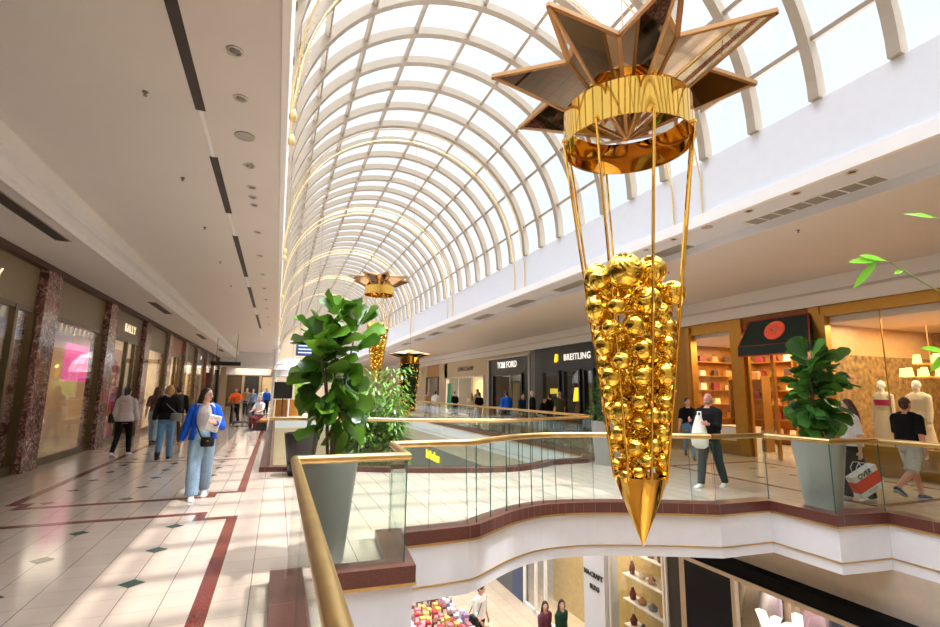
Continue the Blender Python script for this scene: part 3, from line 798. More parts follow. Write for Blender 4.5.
        if st == 'bob':
            for s in (-1, 1): e.tube([up(hd(s*.036,.0,.965)), up(hd(s*.045,.01,.92)), up(hd(s*.042,.014,.875))], [.014*h,.02*h,.012*h], 8)
            e.ball(up(hd(0,.03,.9)), (.044*h,.034*h,.04*h), 12, 8, M=MH)
        remesh(obj('hair', e, HAIR[hc], t, True), max(vox, .01), 2)
        if beard:
            e = MB(); e.ball(up(hd(0,-.02,.897)), (.033*h,.037*h,.026*h), 12, 8, M=MH); obj('beard', e, HAIR[hc], t, True)
    # ---- clothes
    if top:
        tm, sl, lo = top[0], top[1], top[2]; e = MB(); loose = top[3] if len(top) > 3 else .014
        torso(e, lo, .838, loose, loose*.8)
        e.tube([up(sp(-shx*.9,0,.802)), up(sp(-.05,.002,.832)), up(sp(.05,.002,.832)), up(sp(shx*.9,0,.802))], [.030*h+loose*.4,.03*h,.03*h,.030*h+loose*.4], 12)
        for side in 'RL': e.ball(A[side][0]-Vector((A[side][4]*.006*h,0,0)), .0335*h+loose*.55, 14, 10)
        for side in 'RL':
            sh, el, wr, fd, s = A[side]
            if sl <= 0: continue
            if sl <= 1: e.tube([sh, sh.lerp(el, .5*sl), sh.lerp(el, sl)], [.034*h+loose*.5,.034*h+loose*.5,.034*h+loose*.6], 12)
            else: e.tube([sh, sh.lerp(el,.5), el, el.lerp(wr, .5*(sl-1)), el.lerp(wr, sl-1)], [.034*h+loose*.6,.031*h+loose*.6,.027*h+loose*.6,.024*h+loose*.6,.0195*h+loose*.5], 12)
        remesh(obj(top[4] if len(top) > 4 else 'top', e, tm, t, True), max(vox, .011), 2)
    if bottom:
        kind, bm = bottom[0], bottom[1]; e = MB(); w = bottom[2] if len(bottom) > 2 else 0
        if kind in ('trousers', 'shorts', 'jeans'):
            rg = []
            for z, rx, ry in ((.475,.09,.064),(.52,.103,.075),(.56,.096*b_,.066*b_),(.605,.086*b_,.06*b_)): rg.append((up(sp(0,0,z)), Vector((rx*h+.01,0,0)), Vector((0,ry*h+.01,0))))
            e.rings(rg, 18)
            for side in 'RL':
                hip, kn, an, fp = J[side]
                if kind == 'shorts': e.tube([hip+Vector((0,0,.03*h)), hip.lerp(kn,.4), hip.lerp(kn,.95)], [.054*h+w,.054*h+w,.05*h+w*1.4], 12)
                else: e.tube([hip+Vector((0,0,.03*h)), hip.lerp(kn,.35), kn, kn.lerp(an,.4), an+Vector((0,0,-.004*h))], [.054*h+w*.4,.053*h+w*.6,.038*h+w,.037*h+w*1.1,.027*h+w*1.3], 12)
        elif kind == 'skirt':
            z0 = bottom[3] if len(bottom) > 3 else .1
            k = (J['R'][1]+J['L'][1])/2
            rg = [(Vector((0,0,z0*h)), Vector((.125*h+w,0,0)), Vector((0,.125*h+w,0))), (Vector((0,k.y*.5,.3*h)), Vector((.12*h+w*.6,0,0)), Vector((0,.11*h+w*.6,0))), (up(sp(0,0,.5)), Vector((.108*h,0,0)), Vector((0,.085*h,0))), (up(sp(0,0,.62)), Vector((.085*h,0,0)), Vector((0,.062*h,0)))]
            e.rings(rg, 22)
        remesh(obj({'jeans':'jeans','trousers':'trousers','shorts':'shorts','skirt':'skirt'}[kind], e, bm, t, True), max(vox, .011), 2)
    if shoes:
        for side in 'RL':
            hip, kn, an, fp = J[side]; f = Vector((0, -math.cos(fp), -math.sin(fp))); u_ = Vector((0, -math.sin(fp), math.cos(fp))); hl = an-Vector((0,0,.019*h))
            e = MB(); c0 = hl-u_*.004*h
            X = Vector((1,0,0))
            def sec(d, w_, hh, zo): return (c0+f*d*h+u_*(zo)*h, X*w_*h, u_*hh*h)
            e.rings([sec(-.036,.008,.012,0.),sec(-.03,.022,.022,.002),sec(0,.025,.027,.006),sec(.04,.026,.022,.0),sec(.08,.029,.016,-.006),sec(.105,.026,.012,-.01),sec(.118,.010,.006,-.012)], 14)
            if len(shoes) > 1: e.tube([an+Vector((0,0,-.01*h)), an+Vector((0,0,.07*h))], [.03*h,.036*h], 12)
            so_ = obj('shoe', e, shoes[0], t, True)
            e = MB(); e.rings([sec(-.034,.021,.004,-.014),sec(.0,.026,.004,-.0155),sec(.05,.0275,.004,-.0165),sec(.1,.026,.004,-.0175),sec(.116,.01,.003,-.017)], 12); obj('sole', e, M_sole, so_, True)
    t['tmp'] = 1; del t['tmp']
    PJ = dict(A=A, J=J, up=up, sp=sp, hd=hd, t=t, h=h, shx=shx, torso=torso)
    return PJ
def local_to_world(pj, v):
    t = pj['t']; return Matrix.Rotation(t.rotation_euler.z, 3, 'Z') @ Vector(v) + Vector(t.location)
def bag(label, pj, at, size, m, yaw=0, strap=None, name='shoulder_bag', cat='bag', strapm=None, flare=1.0, pear=False):
    """bag hanging at a body-local point; its strap follows body-local points"""
    w = local_to_world(pj, at); rz = pj['t'].rotation_euler.z
    t = thing(name, label, cat, w, rz+R(yaw))
    b = MB(); sx, sy, sz = size
    rg = []
    for z, k, q in (((-.5,.5,.5),(-.42,.9,.9),(-.2,1.,1.),(.15,.72,.8),(.5,.25,.4)) if pear else ((-.5,.82,.7),(-.42,.98,1.),(0,1.,1.),(.4,.92*flare,.8),(.5,.8*flare,.4))):
        n = 16; rg.append(((0,0,z*sz), (sx/2*k,0,0), (0,sy/2*q,0)))
    b.rings(rg, 18); bo = obj('bag_body', b, m, t, True)
    c_ = MB()
    if not pear: c_.cbox((0,-sy*.5,sz*.12), (sx*.14,.012,sz*.1)), obj('clasp', c_, M_brass, bo)
    if strap:
        s = MB(); iv = Matrix.Rotation(-(rz+R(yaw)), 3, 'Z')
        s.tube([iv @ (local_to_world(pj, p)-w) for p in strap], .011, 6); obj('strap', s, strapm or m, t, True)
    return t

C_blue = cloth('royal_blue_knit', (24,92,214)); C_greyw = cloth('pale_grey', (206,198,194)); C_lightj = cloth('light_denim', (148,176,200), .12); C_midj = cloth('mid_denim', (98,138,176), .15)
C_black = cloth('black', (20,20,22)); C_white = cloth('white', (234,232,230), .03); C_hood = cloth('pale_lilac_hoodie', (206,194,194)); C_floral = cloth('floral', (112,82,78), .5, .1, 14)
C_char = cloth('charcoal', (44,48,54)); C_grey = cloth('stone_grey', (190,184,174)); C_olive = cloth('olive', (84,82,62)); C_tan = cloth('tan', (176,142,104)); C_navy = cloth('navy', (26,36,66))
C_orange = cloth('hi_vis_orange', (255,104,36)); C_green = cloth('bottle_green', (30,64,48)); C_maroon = cloth('maroon', (98,42,46)); C_khaki = cloth('khaki', (148,128,100)); C_plum = cloth('plum', (104,58,72))
C_check = cloth('blue_check', (120,140,170), .35, .1, 30); C_teal = cloth('dark_slate', (46,60,66)); C_cream = cloth('cream_knit', (224,208,176), .08, .4, 60); C_pink = cloth('magenta', (196,36,96))
S_white = mat('white_trainer', (228,226,222), .5, var=.05); S_black = mat('black_boot', (24,22,22), .4); S_navy = mat('navy_trainer', (28,50,92), .6, var=.1); S_tan = mat('tan_sandal', (140,100,70), .6)
L_black = mat('black_leather', (22,21,22), .35, var=.1); L_grey = mat('grey_leather', (120,116,112), .45, var=.1); L_white = mat('white_canvas', (232,228,218), .8, var=.03)
M_sole = mat('rubber_sole', (196,192,186), .7)
W2 = ((20,6),(-16,18)); W1 = ((-14,20),(18,4))

# --- left walkway
p = person('woman in blue cardigan and wide pale jeans walking toward us with a white parcel', (-1.06,9.1), 8, 1.69, hair=('long','dark'), top=(C_greyw,0,.60,.006,'shirt'),
           bottom=('jeans', C_lightj, .034), shoes=(S_white,), legs=((16,4),(-12,16)), arms=((-12,14,8,0),(18,16,88,.75)), head=(48,4), det=2, glasses=True)
e = MB()   # open cardigan: back, two fronts and sleeves
A = p['A']; h = p['h']; up = p['up']; sp = p['sp']
n = 18
rg_o = []
for z, rx, ry in ((.52,.118,.088),(.58,.108,.078),(.635,.098,.07),(.70,.102,.074),(.77,.106,.076),(.815,.088,.06),(.842,.056,.048)):
    rg_o.append((z, rx, ry))
vs = []; m_ = 25
for z, rx, ry in rg_o:
    for j in range(m_):
        a = R(-52+284*j/(m_-1)) ; vs.append(up(sp(rx*math.cos(a), ry*math.sin(a), z)))
fs = [(i*m_+j, i*m_+j+1, (i+1)*m_+j+1, (i+1)*m_+j) for i in range(len(rg_o)-1) for j in range(m_-1)]
e.add(vs, fs)
o = obj('cardigan', e, C_blue, p['t'], True); so = o.modifiers.new('Solidify', 'SOLIDIFY'); so.thickness = .02; so.offset = 0
e = MB()
for side in 'RL':
    sh, el, wr, fd, s = A[side]; e.ball(sh, .039*h, 14, 10); e.tube([sh, sh.lerp(el,.5), el, el.lerp(wr,.5), el.lerp(wr,.92)], [.039*h,.04*h,.037*h,.034*h,.027*h], 12)
for s in (-1, 1): e.tube([up(sp(s*p['shx'],.004,.80)), up(sp(s*.075,.012,.824)), up(sp(s*.048,.02,.846))], [.039*h,.036*h,.026*h], 12)
remesh(obj('cardigan_sleeves', e, C_blue, p['t'], True), .01, 2)
wl = p['A']['L'][2]
bag('small black crossbody bag worn by the woman in blue cardigan', p, (.07,-.17,.86), (.2,.09,.15), L_black, strap=[(.02,0,.07),(.05,.02,.0)] and [(-.02,-.17,.93),(-.12,-.13,1.15),(-.13,-.05,1.42),(-.06,.09,1.4),(.12,.14,1.1),(.15,-.1,.93)])
w = local_to_world(p, (.12,-.22,1.15)); t = thing('parcel', 'white wrapped parcel held under the arm of the woman in blue cardigan', 'parcel', w, R(8))
b = MB(); b.cbox((0,0,0), (.2,.1,.26), Matrix.Rotation(.25,3,'Y')); o = obj('wrapping', b, mat('white_paper_wrap', (220,216,212), .6, var=.12, scale=18), t); bv = o.modifiers.new('Bevel','BEVEL'); bv.width = .02; bv.segments = 2

p = person('woman in pale hooded jacket and black leggings walking away with a black shoulder bag', (-3.52,14.9), 176, 1.70, hair=('pony','dark'), top=(C_hood,1.95,.50,.026,'hoodie'), bottom=('trousers', C_black, 0.), shoes=(S_white,), legs=W2, det=2)
e = MB(); e.ball(p['up'](p['sp'](0,.055,.83)), (.15,.09,.1), 14, 9); obj('hood', e, C_hood, p['t'], True)
bag('black shoulder bag on the left arm of the woman in pale hooded jacket', p, (.27,.02,.93), (.16,.24,.24), L_black, strap=[(.26,-.08,1.02),(.2,-.02,1.43),(.22,.04,1.42),(.27,.1,1.02)])
p = person('woman in patterned top and pale jeans walking away between hoodie and black sweater', (-3.45,17.9), 180, 1.72, hair=('long','brown'), top=(C_floral,.9,.56,.014), bottom=('jeans', C_lightj, .006), shoes=(S_black,), legs=W1, det=1)
p = person('woman with short blond hair in black sweater and blue jeans walking away', (-2.42,13.9), 178, 1.73, hair=('bob','blond'), top=(C_black,1.9,.53,.03,'sweater'), bottom=('jeans', C_midj, .008), shoes=(S_black,'boot'), legs=((10,4),(-8,8)), arms=((6,10,12,0),(2,14,30,0)), det=2)
bag('grey crossbody bag on the back hip of the blond woman in black sweater', p, (-.22,.17,1.0), (.26,.11,.19), L_grey, strap=[(-.28,.14,1.05),(-.05,.17,1.25),(.13,.06,1.45),(.1,-.12,1.38),(-.2,-.15,1.1),(-.3,.05,1.05)])
p = person('man in black jacket walking away with a backpack, beyond the blond woman', (-2.86,17.9), 182, 1.76, True, hair=('short','brown'), top=(C_black,1.95,.52,.024,'jacket'), bottom=('trousers', C_olive, .014), shoes=(S_black,), legs=W2, det=1)
t = bag('black backpack on the man in black jacket', p, (0,.21,1.24), (.34,.2,.5), L_black, name='backpack', cat='backpack', strap=[(-.12,-.05,.18),(-.14,-.2,.2),(-.15,-.3,.05)] and [(-.13,.14,1.42),(-.14,0,1.46),(-.14,-.13,1.3),(-.14,.12,1.08)])
p = person('worker in orange high-visibility shirt pushing a wire trolley', (-1.85,27.0), -10, 1.74, True, hair=('short','dark'), skin='tan', top=(C_orange,.9,.56,.022,'hi_vis_shirt'), bottom=('trousers', C_black, .012), shoes=(S_black,), legs=W2, arms=((30,10,40,.2),(30,10,40,.2)), det=1)
t = thing('cage_trolley', 'wire cage trolley pushed by the worker in orange', 'trolley', (-1.45,25.2,0), R(8)); M_wire = mat('galvanised_wire', (120,120,122), .35, .8)
b = MB(); b.box(-.35,.35,-.45,.45,.16,.2); obj('base', b, M_dark, t)
for sx in (-.35,.35):
    b = MB()
    for q in range(6): b.tube([(sx,-.45+.18*q,.2),(sx,-.45+.18*q,1.3)], .008, 6)
    for z in (.5,.9,1.3): b.tube([(sx,-.45,z),(sx,.45,z)], .01, 6)
    obj('side_grid', b, M_wire, t)
b = MB(); b.tube([(-.35,.45,1.05),(.35,.45,1.05)], .014, 8); obj('handle', b, M_wire, t)
for sx in (-.3,.3):
    for sy in (-.38,.38):
        b = MB(); b.tube([(sx-.015,sy,.08),(sx+.015,sy,.08)], .08, 14); obj('wheel', b, M_black, t)
for args in [
  ('distant woman in blue-grey shirt and dark jeans walking ahead of the trolley on its right', (-1.3,32.0), 0, 1.7, C_check, C_navy, ('long','dark'), W2),
  ('distant man in tan top walking behind the orange worker', (-1.75,34.2), 4, 1.75, C_tan, C_char, ('short','brown'), W1),
  ('distant person in blue top standing near the white column', (-.62,36.5), 12, 1.7, C_blue, C_navy, ('short','dark'), ((2,0),(-2,0))),
  ('distant shopper in white shirt far down the left walkway', (-1.0,39.5), 0, 1.72, C_white, C_black, ('short','grey'), W2),
  ('distant shopper in black far down the left walkway', (-2.5,38.), 180, 1.72, C_black, C_black, ('long','brown'), W1)]:
    lb, lc, yw, hh, tm, bm, hr, lg = args
    person(lb, lc, yw, hh, hair=hr, top=(tm,1.9,.53,.02), bottom=('trousers', bm, .01), shoes=(S_black,), legs=lg, det=0)
p = person('seated person in maroon on the wooden bench by the left railing', (-.62,22.6,0), -30, 1.7, hair=('short','grey'), top=(C_white,.9,.55,.016), bottom=('trousers', C_maroon, .01), shoes=(S_black,), legs=((84,84),(78,80)), arms=((30,8,50,.3),(30,8,50,.3)), det=0, seat=True)
t = thing('bench', 'wooden bench beside the left railing with a person seated', 'bench', (-.56,22.75,0), 0)
b = MB(); b.box(-.3,.3,-.5,.9,.34,.42); obj('seat', b, M_amber, t)
for yy in (-.4,.8):
    b = MB(); b.box(-.26,.26,yy-.04,yy+.04,0,.34); obj('leg', b, M_dark, t)

# --- right walkway
p = person('man in dark suit jacket looking up, holding a white tote bag, facing left', (7.71,7.24), -78, 1.73, True, skin='pink', hair=('bald','grey'), top=(C_black,1.95,.50,.024,'jacket'), bottom=('trousers', C_teal, .012), shoes=(S_white,), legs=((20,8),(-14,10)), arms=((26,6,88,.35),(22,8,80,.3)), head=(8,-14), build=1.12, det=2, beard=True)
bag('white tote bag hanging from the hands of the man in dark jacket', p, (.02,-.36,1.02), (.34,.2,.6), L_white, name='tote_bag', strap=[(-.02,-.34,1.28),(-.03,-.3,1.38),(.03,-.3,1.38),(.06,-.34,1.28)], strapm=L_white, pear=True)
p = person('woman in black T-shirt and blue jeans walking past the gold shop front', (10.5,10.55), -42, 1.62, hair=('bun','dark'), top=(C_black,.85,.57,.012,'tshirt'), bottom=('jeans', C_midj, .004), shoes=(S_black,), legs=((-24,26),(24,4)), arms=((14,10,12,0),(-14,10,10,0)), head=(20,0), det=1)
bag('small black belt bag of the woman in black T-shirt', p, (.14,-.1,.93), (.2,.09,.13), L_black, strap=[(.05,-.13,.95),(-.12,-.05,1.0)])
p = person('woman in white T-shirt and grey trousers walking away carrying the red shopping bag', (9.06,5.56), -128, 1.63, hair=('long','brown'), top=(C_white,.95,.53,.03,'tshirt'), bottom=('trousers', C_char, .022), shoes=(S_white,), legs=((8,2),(-8,10)), arms=((6,12,10,0),(-4,10,8,0)), head=(0,8), det=2)
e = MB(); e.tube([(-.17,-.13,1.12),(-.02,-.16,1.2),(.12,-.05,1.36),(.12,.07,1.36),(-.02,.155,1.2),(-.17,.13,1.08)], .014, 6); 
o = obj('crossbody_strap', e, L_grey, p['t'], True)
hw = local_to_world(p, p['A']['L'][2]+p['A']['L'][3]*.11)
t = thing('shopping_bag', 'red and white paper shopping bag with black lettering carried by the woman in white T-shirt', 'shopping bag', (hw.x-.0, hw.y-.09, hw.z-.50), R(-12))
M_redp = mat('red_paper', (232,66,48), .5, var=.04); M_whp = mat('white_paper', (234,232,232), .5, var=.02)
rot = Matrix.Rotation(R(-26), 3, 'Y')
def rb(x0,x1,z0,z1,mi,e=0.): 
    v = [rot @ Vector((x, y, z)) for z in (z0,z1) for y in (-.07-e,.07+e) for x in (x0-e,x1+e)]; return v
F6 = [(0,2,3,1),(4,5,7,6),(0,1,5,4),(2,6,7,3),(0,4,6,2),(1,3,7,5)]
b = MB(); b.add(rb(-.24,.24,0,.36,0), F6, 0); b.add(rb(-.24,.24,.09,.27,1,.001), F6, 1); obj('paper_body', b, [M_whp, M_redp], t)
for yy in (-.05,.05):
    b = MB(); b.tube([rot @ Vector((x, yy, z)) for x, z in ((-.1,.35),(-.09,.45),(0,.50),(.09,.45),(.1,.35))], .006, 6); obj('handle', b, M_whp, t, True)
text_mesh('OVER', .11, rot @ Vector((-.02,-.0735,.315)), rot @ Vector((1,0,0)), rot @ Vector((0,0,1)), M_black, 'lettering', t, .001, bold=.003)
text_mesh('RIVER', .07, rot @ Vector((.0,-.0735,.045)), rot @ Vector((1,0,0)), rot @ Vector((0,0,1)), M_grille, 'lettering', t, .001)
p = person('man in black T-shirt, grey shorts and blue trainers walking to the right', (10.1,5.28), 84, 1.71, True, skin='pink', hair=('short','brown'), top=(C_black,.95,.54,.022,'tshirt'), bottom=('shorts', C_grey, .012), shoes=(S_navy,), legs=((-26,30),(22,6)), arms=((-16,10,14,0),(14,8,18,0)), head=(0,0), build=1.18, det=2)
# mannequins in the window
M_mann = mat('mannequin_white', (236,226,206), .4, var=.02)
SKIN['mannequin'] = M_mann; 
def mannequin(label, loc, yaw, top, bottom):
    p = person(label, loc, yaw, 1.84, skin='mannequin', hair=None, top=top, bottom=bottom, shoes=None, legs=((2,0),(-2,0)), arms=((0,5,10,0),(4,5,10,0)), det=1, name='mannequin', cat='mannequin')
    for ch in list(p['t'].children):
        if ch.name.split('.')[0] in ('eye','eyebrow','mouth'): bpy.data.objects.remove(ch)
    b = MB(); b.lathe([(.18,-.002),(.18,.012),(.01,.012)], n=24); obj('base_plate', b, M_trim, p['t'], True)
    return p
p = mannequin('white mannequin in long cream skirt and magenta bandeau in the shop window', (13.0,7.22,.2), -98, (C_cream,0,.60,.006,'waistband'), ('skirt', C_cream, .03, .22))
e = MB(); p['torso'](e, .69, .765, .012); remesh(obj('bandeau', e, C_pink, p['t'], True), .012, 2)
e = MB(); rnd = random.Random(1)
for i in range(90):
    a = 2*PI*i/90; e.bar((.24*math.cos(a), .24*math.sin(a), .42), (.26*math.cos(a), .26*math.sin(a), .12+rnd.uniform(0,.06)), .012, .006)
obj('fringe', e, C_cream, p['t'])
mannequin('white mannequin in cream cardigan and skirt behind the man in shorts', (13.12,6.6,.2), -100, (C_cream,1.9,.56,.02,'cardigan'), ('skirt', C_cream, .03, .25))

# --- crowd on the far right walkway
crowd = [
 ('man in tan shirt at the far railing, leftmost of the crowd', (8.85,30.0), 20, 1.68, True, ('short','brown'), C_tan, C_char),
 ('man in white shirt seen from behind at the far railing', (9.15,29.3), 150, 1.68, True, ('short','dark'), C_white, C_grey),
 ('person in black dress in front of the lit pale shop', (9.3,26.2), 10, 1.66, False, ('short','dark'), C_black, C_black),
 ('person in cream top beside the green-trousered woman', (9.5,24.2), 170, 1.6, False, ('long','blond'), C_cream, C_grey),
 ('tall man in grey shirt behind the woman with green trousers', (10.9,26.8), 200, 1.82, True, ('short','brown'), C_grey, C_char),
 ('woman in black top and green trousers by the far railing', (9.45,23.0), 185, 1.64, False, ('short','dark'), C_black, C_green),
 ('man in bright royal blue jacket before the black shop front', (9.1,19.1), 176, 1.72, True, ('short','brown'), C_blue, C_char),
 ('person in navy top right of the royal blue jacket', (9.75,18.9), 20, 1.62, False, ('short','dark'), C_navy, C_khaki),
 ('white-haired man in black jacket looking sideways by the watch shop', (9.75,18.0), 60, 1.74, True, ('short','white'), C_black, C_khaki),
 ('person in dark top bending beside the white-haired man', (10.3,18.3), 30, 1.5, False, ('short','dark'), C_black, C_grey),
 ('woman in black with ponytail in front of the watch shop doorway', (10.9,18.6), 190, 1.62, False, ('pony','dark'), C_black, C_black),
 ('bald man in olive T-shirt in front of the watch shop', (10.85,17.7), 175, 1.72, True, ('bald','grey'), C_olive, C_char)]
for i, (lb, lc, yw, hh, ml, hr, tm, bm) in enumerate(crowd):
    person(lb, lc, yw, hh, ml, hair=hr, top=(tm, .95 if 'T-shirt' in lb or 'dress' in lb or i in (1,5) else 1.9, .52, .02), bottom=('skirt', bm, .0, .25) if 'dress' in lb else ('trousers', bm, .01), shoes=(S_black,), legs=((8,4),(-6,8)) if i % 2 else ((-6,8),(9,3)), det=0, lean=18 if 'bending' in lb else 0)
# --- lower level
p = person('man in white shirt with black shoulder bag beside the kiosk on the lower level', (5.5,13.19,-5.2), 25, 1.75, True, hair=('short','brown'), top=(C_white,1.5,.52,.02,'shirt'), bottom=('trousers', C_black, .01), shoes=(S_black,), legs=W2, arms=((10,8,40,.2),(-4,10,16,0)), head=(20,20), det=1)
bag('black messenger bag of the man in white shirt on the lower level', p, (-.26,-.02,.92), (.18,.36,.28), L_black, strap=[(-.26,-.15,1.05),(-.1,-.14,1.3),(.12,-.02,1.47),(0,.15,1.35),(-.26,.14,1.05)])
p = person('woman in plum blouse walking on the lower level', (6.74,11.86,-5.2), 15, 1.65, hair=('long','dark'), top=(C_plum,1.7,.52,.018), bottom=('trousers', C_black, .01), shoes=(S_black,), legs=W2, head=(-35,6), det=1)
p = person('woman in dark cardigan and patterned skirt beside the woman in plum', (7.14,11.72,-5.2), 20, 1.68, hair=('long','dark'), top=(C_green,1.9,.50,.022), bottom=('skirt', C_floral, .02, .15), shoes=(S_black,), legs=W1, head=(-40,4), det=1)
# ------------------------------------------------------------------ ceiling fittings
def downlight(label, loc, group, r=.075):
    t = thing('downlight', label, 'downlight', loc, 0, group)
    b = MB(); b.lathe([(r,-.001),(r,-.012),(r*.8,-.014),(r*.66,.0)], n=20); obj('trim_ring', b, mat('downlight_ring', (196,190,184), .3, .4), t, True)
    b = MB(); b.lathe([(.005,-.008),(r*.62,-.006),(r*.64,.0)], n=16); obj('lamp', b, mat('downlight_lamp', (120,112,104), .15, .6), t, True)
    return t
def repeat(proto, locs, labels):
    for lc, lb in zip(locs, labels): dup(proto, lc, lb)
ys = [4.55,5.34,7.05,7.82,8.25,8.61,10.15,12.0,14,16,18,20,22.5,25]
d0 = downlight('first downlight from the camera in the left ceiling', (-.57,4.55,4.74), 'left ceiling downlights')
repeat(d0, [(-.57,y,4.74) for y in ys[1:]], ['%s downlight from the camera in the left ceiling row' % ORD[i] for i in range(1, len(ys))])
t = thing('ceiling_speaker', 'round grey speaker grille in the left ceiling among the downlights', 'speaker', (-.58,6.19,4.74))
b = MB(); b.lathe([(.115,-.001),(.115,-.012),(.01,-.016)], n=28); obj('grille', b, M_grille, t, True)
rs = [4.02,4.81,5.62,7.3,8.1,8.9,9.7]
d1 = downlight('first downlight from the right in the right hand ceiling strip', (7.16,4.02,4.75), 'right ceiling downlights')
d1.children[0]
repeat(d1, [(7.16,y,4.75) for y in rs[1:]], ['%s downlight from the right in the right hand ceiling strip' % ORD[i] for i in range(1, len(rs))])
t = thing('ceiling_speaker', 'round grey speaker grille in the right ceiling strip left of the downlights', 'speaker', (7.17,6.5,4.75))
b = MB(); b.lathe([(.10,-.001),(.10,-.012),(.01,-.016)], n=28); obj('grille', b, M_grille, t, True)
def sprinkler(label, loc, group):
    t = thing('sprinkler', label, 'sprinkler', loc, 0, group)
    b = MB(); b.lathe([(.03,-.001),(.03,-.01),(.008,-.012),(.008,-.04),(.022,-.042),(.022,-.046),(.004,-.048)], n=12); obj('sprinkler_head', b, M_grilled, t, True); return t
s0 = sprinkler('sprinkler nearest the camera in the left ceiling', (-1.49,5.6,4.74), 'ceiling sprinklers')
for i, y in enumerate((7.86,10.24,13,16)): dup(s0, (-1.5,y,4.74), '%s sprinkler from the camera in the left ceiling' % ORD[i+1])
dup(s0, (8.4,5.67,4.6), 'small sprinkler below the long vent in the right ceiling'); dup(s0, (8.6,9.0,4.6), 'sprinkler in the right ceiling above the gold shop')
# slots in the left ceiling: one long recess, dark stretches
for i, (a, b_) in enumerate(((2.0,5.76),(6.95,9.2),(10.6,14.5),(16,20),(22,27))):
    b = MB(); b.box(-1.05,-.95,a,b_,4.732,4.742); tag(obj('slot_diffuser', b, M_slot), 'narrow dark air slot in the left ceiling, %s from the camera' % ORD[i], 'air slot', 'left ceiling air slots')
b = MB(); b.box(-1.02,-.98,2,30,4.736,4.741); struct('trim_10', b, [M_trim])
for i, y in enumerate((-1.2,7.8,16.8,26.0,35.2)):
    t = thing('linear_vent', 'dark linear air vent in the soffit above the left shops, %s from the camera' % ORD[i], 'air vent', (-3.64,y+1.2,4.2), 0, 'left soffit vents')
    b = MB(); b.box(-.12,.12,-1.25,1.25,-.012,0); obj('frame', b, M_grille, t)
    b = MB(); b.box(-.1,.1,-1.2,1.2,-.016,-.006); obj('slot', b, M_slot, t)
def grille(label, y0, y1, n, dark):
    t = thing('air_grille', label, 'air vent', (7.71,(y0+y1)/2,4.75), 0, 'grilles in the right ceiling'); h2 = (y1-y0)/2
    b = MB()
    for x in (-.17,.17): b.box(x-.012,x+.012,-h2,h2,-.014,0)
    for i in range(n+1): yy = -h2+2*h2*i/n; b.box(-.17,.17,yy-.012,yy+.012,-.014,0)
    obj('frame', b, M_trim if not dark else M_grille, t)
    b = MB(); b.box(-.16,.16,-h2,h2,-.004,0)
    q = int((y1-y0)/.05)
    obj('louvre_backing', b, M_grilled, t)
    b = MB()
    for i in range(11): x = -.14+.028*i; b.box(x-.006,x+.006,-h2,h2,-.010,-.003)
    obj('louvres', b, M_grille, t)
for i, (a, b_) in enumerate(((3.95,6.05),(7.5,9.6),(11.1,12.6),(14.3,15.8),(17.6,19.2),(21,22.5),(24.2,25.8),(27.5,29),(30.8,32.2))):
    grille('rectangular air grille in the right ceiling strip, %s from the right' % ORD[i], a, b_, 8 if i == 0 else 5, i > 0)
b = MB(); b.box(12.44,12.52,7.25,9.85,3.912,3.921); 
tag(obj('slot_diffuser', b, M_slot), 'thin dark air slot in the soffit above the green awning', 'air slot')

# ------------------------------------------------------------------ left shops
def lx(y, z, x=-4.6): return (x, y, z)
YC = [12.4+4.2*i for i in range(-3, 9)]
for i, y in enumerate(YC):
    b = MB(); pal = y > 24
    b.box(-4.95,-4.56,y,y+.72,0,4.1,0); b.box(-4.97,-4.545,y-.012,y+.732,0,.12,0)
    struct('column_left', b, [M_marble2 if pal else M_marble])
b = MB(); b.box(-9,-4.56,-6,46,4.08,4.21); struct('trim_11', b, [mat('dark_cornice', (78,52,44), .5)])
M_in1 = mat('shop_interior_dark', (92,74,58), .7, var=.2, scale=1.2); M_in2 = mat('shop_interior_pink', (240,64,112), .6, var=.25, scale=1.5); M_in3 = mat('shop_interior_cream', (226,204,158), .6, var=.15, scale=2)
M_pink = mat('pink_banner', (238,96,168), .5, emit=.35, var=.05); M_redd = mat('red_display', (206,40,70), .5, var=.3, scale=6)
M_brownsign = mat('copper_sign_panel', (150,92,62), .4, var=.05)
inter = [M_in1, M_in1, M_in1, M_in1, M_in1, M_in3, M_in3, M_in3, M_in3, M_in1, M_in1]
wn = 2
for i in range(len(YC)-1):
    y0, y1 = YC[i]+.72, YC[i+1]; 
    zt = 3.22
    sgn = M_brownsign if i == 6 else (M_taupe if i < 6 else M_bronze)
    b = MB(); b.box(-4.9,-4.72,y0,y1,zt,4.08); struct('wall_left', b, [sgn])
    r = struct_root('window_%d' % wn, (-4.72,(y0+y1)/2,0)); wn += 1; hl = (y1-y0)/2
    f = MB(); f.box(-.06,.05,-hl,hl,0,.16); f.box(-.06,.05,-hl,hl,zt-.07,zt+.02); f.box(-.06,.06,-hl,-hl+.12,.1,zt); f.box(-.06,.06,hl-.12,hl,.1,zt)
    split = i in (2, 4, 6)
    if split: f.box(-.06,.06,-.06,.06,.1,zt); f.box(-.06,.06,hl*.5,hl*.5+.1,.1,zt)
    obj('window_frame', f, M_bronze, r)
    g = MB(); g.box(-.01,.01,-hl,hl,.1,zt); obj('pane', g, M_shopglass, r)
    b = MB(); b.box(-7.6,-7.5,y0-.4,y1+.4,0,3.6); (b.box(-7.5,-4.9,y0-.45,y0-.36,0,3.6) if i > 4 else None); b.box(-7.5,-4.95,y0-.36,y1+.36,3.5,3.6); struct('wall_left_shop', b, [inter[i]])
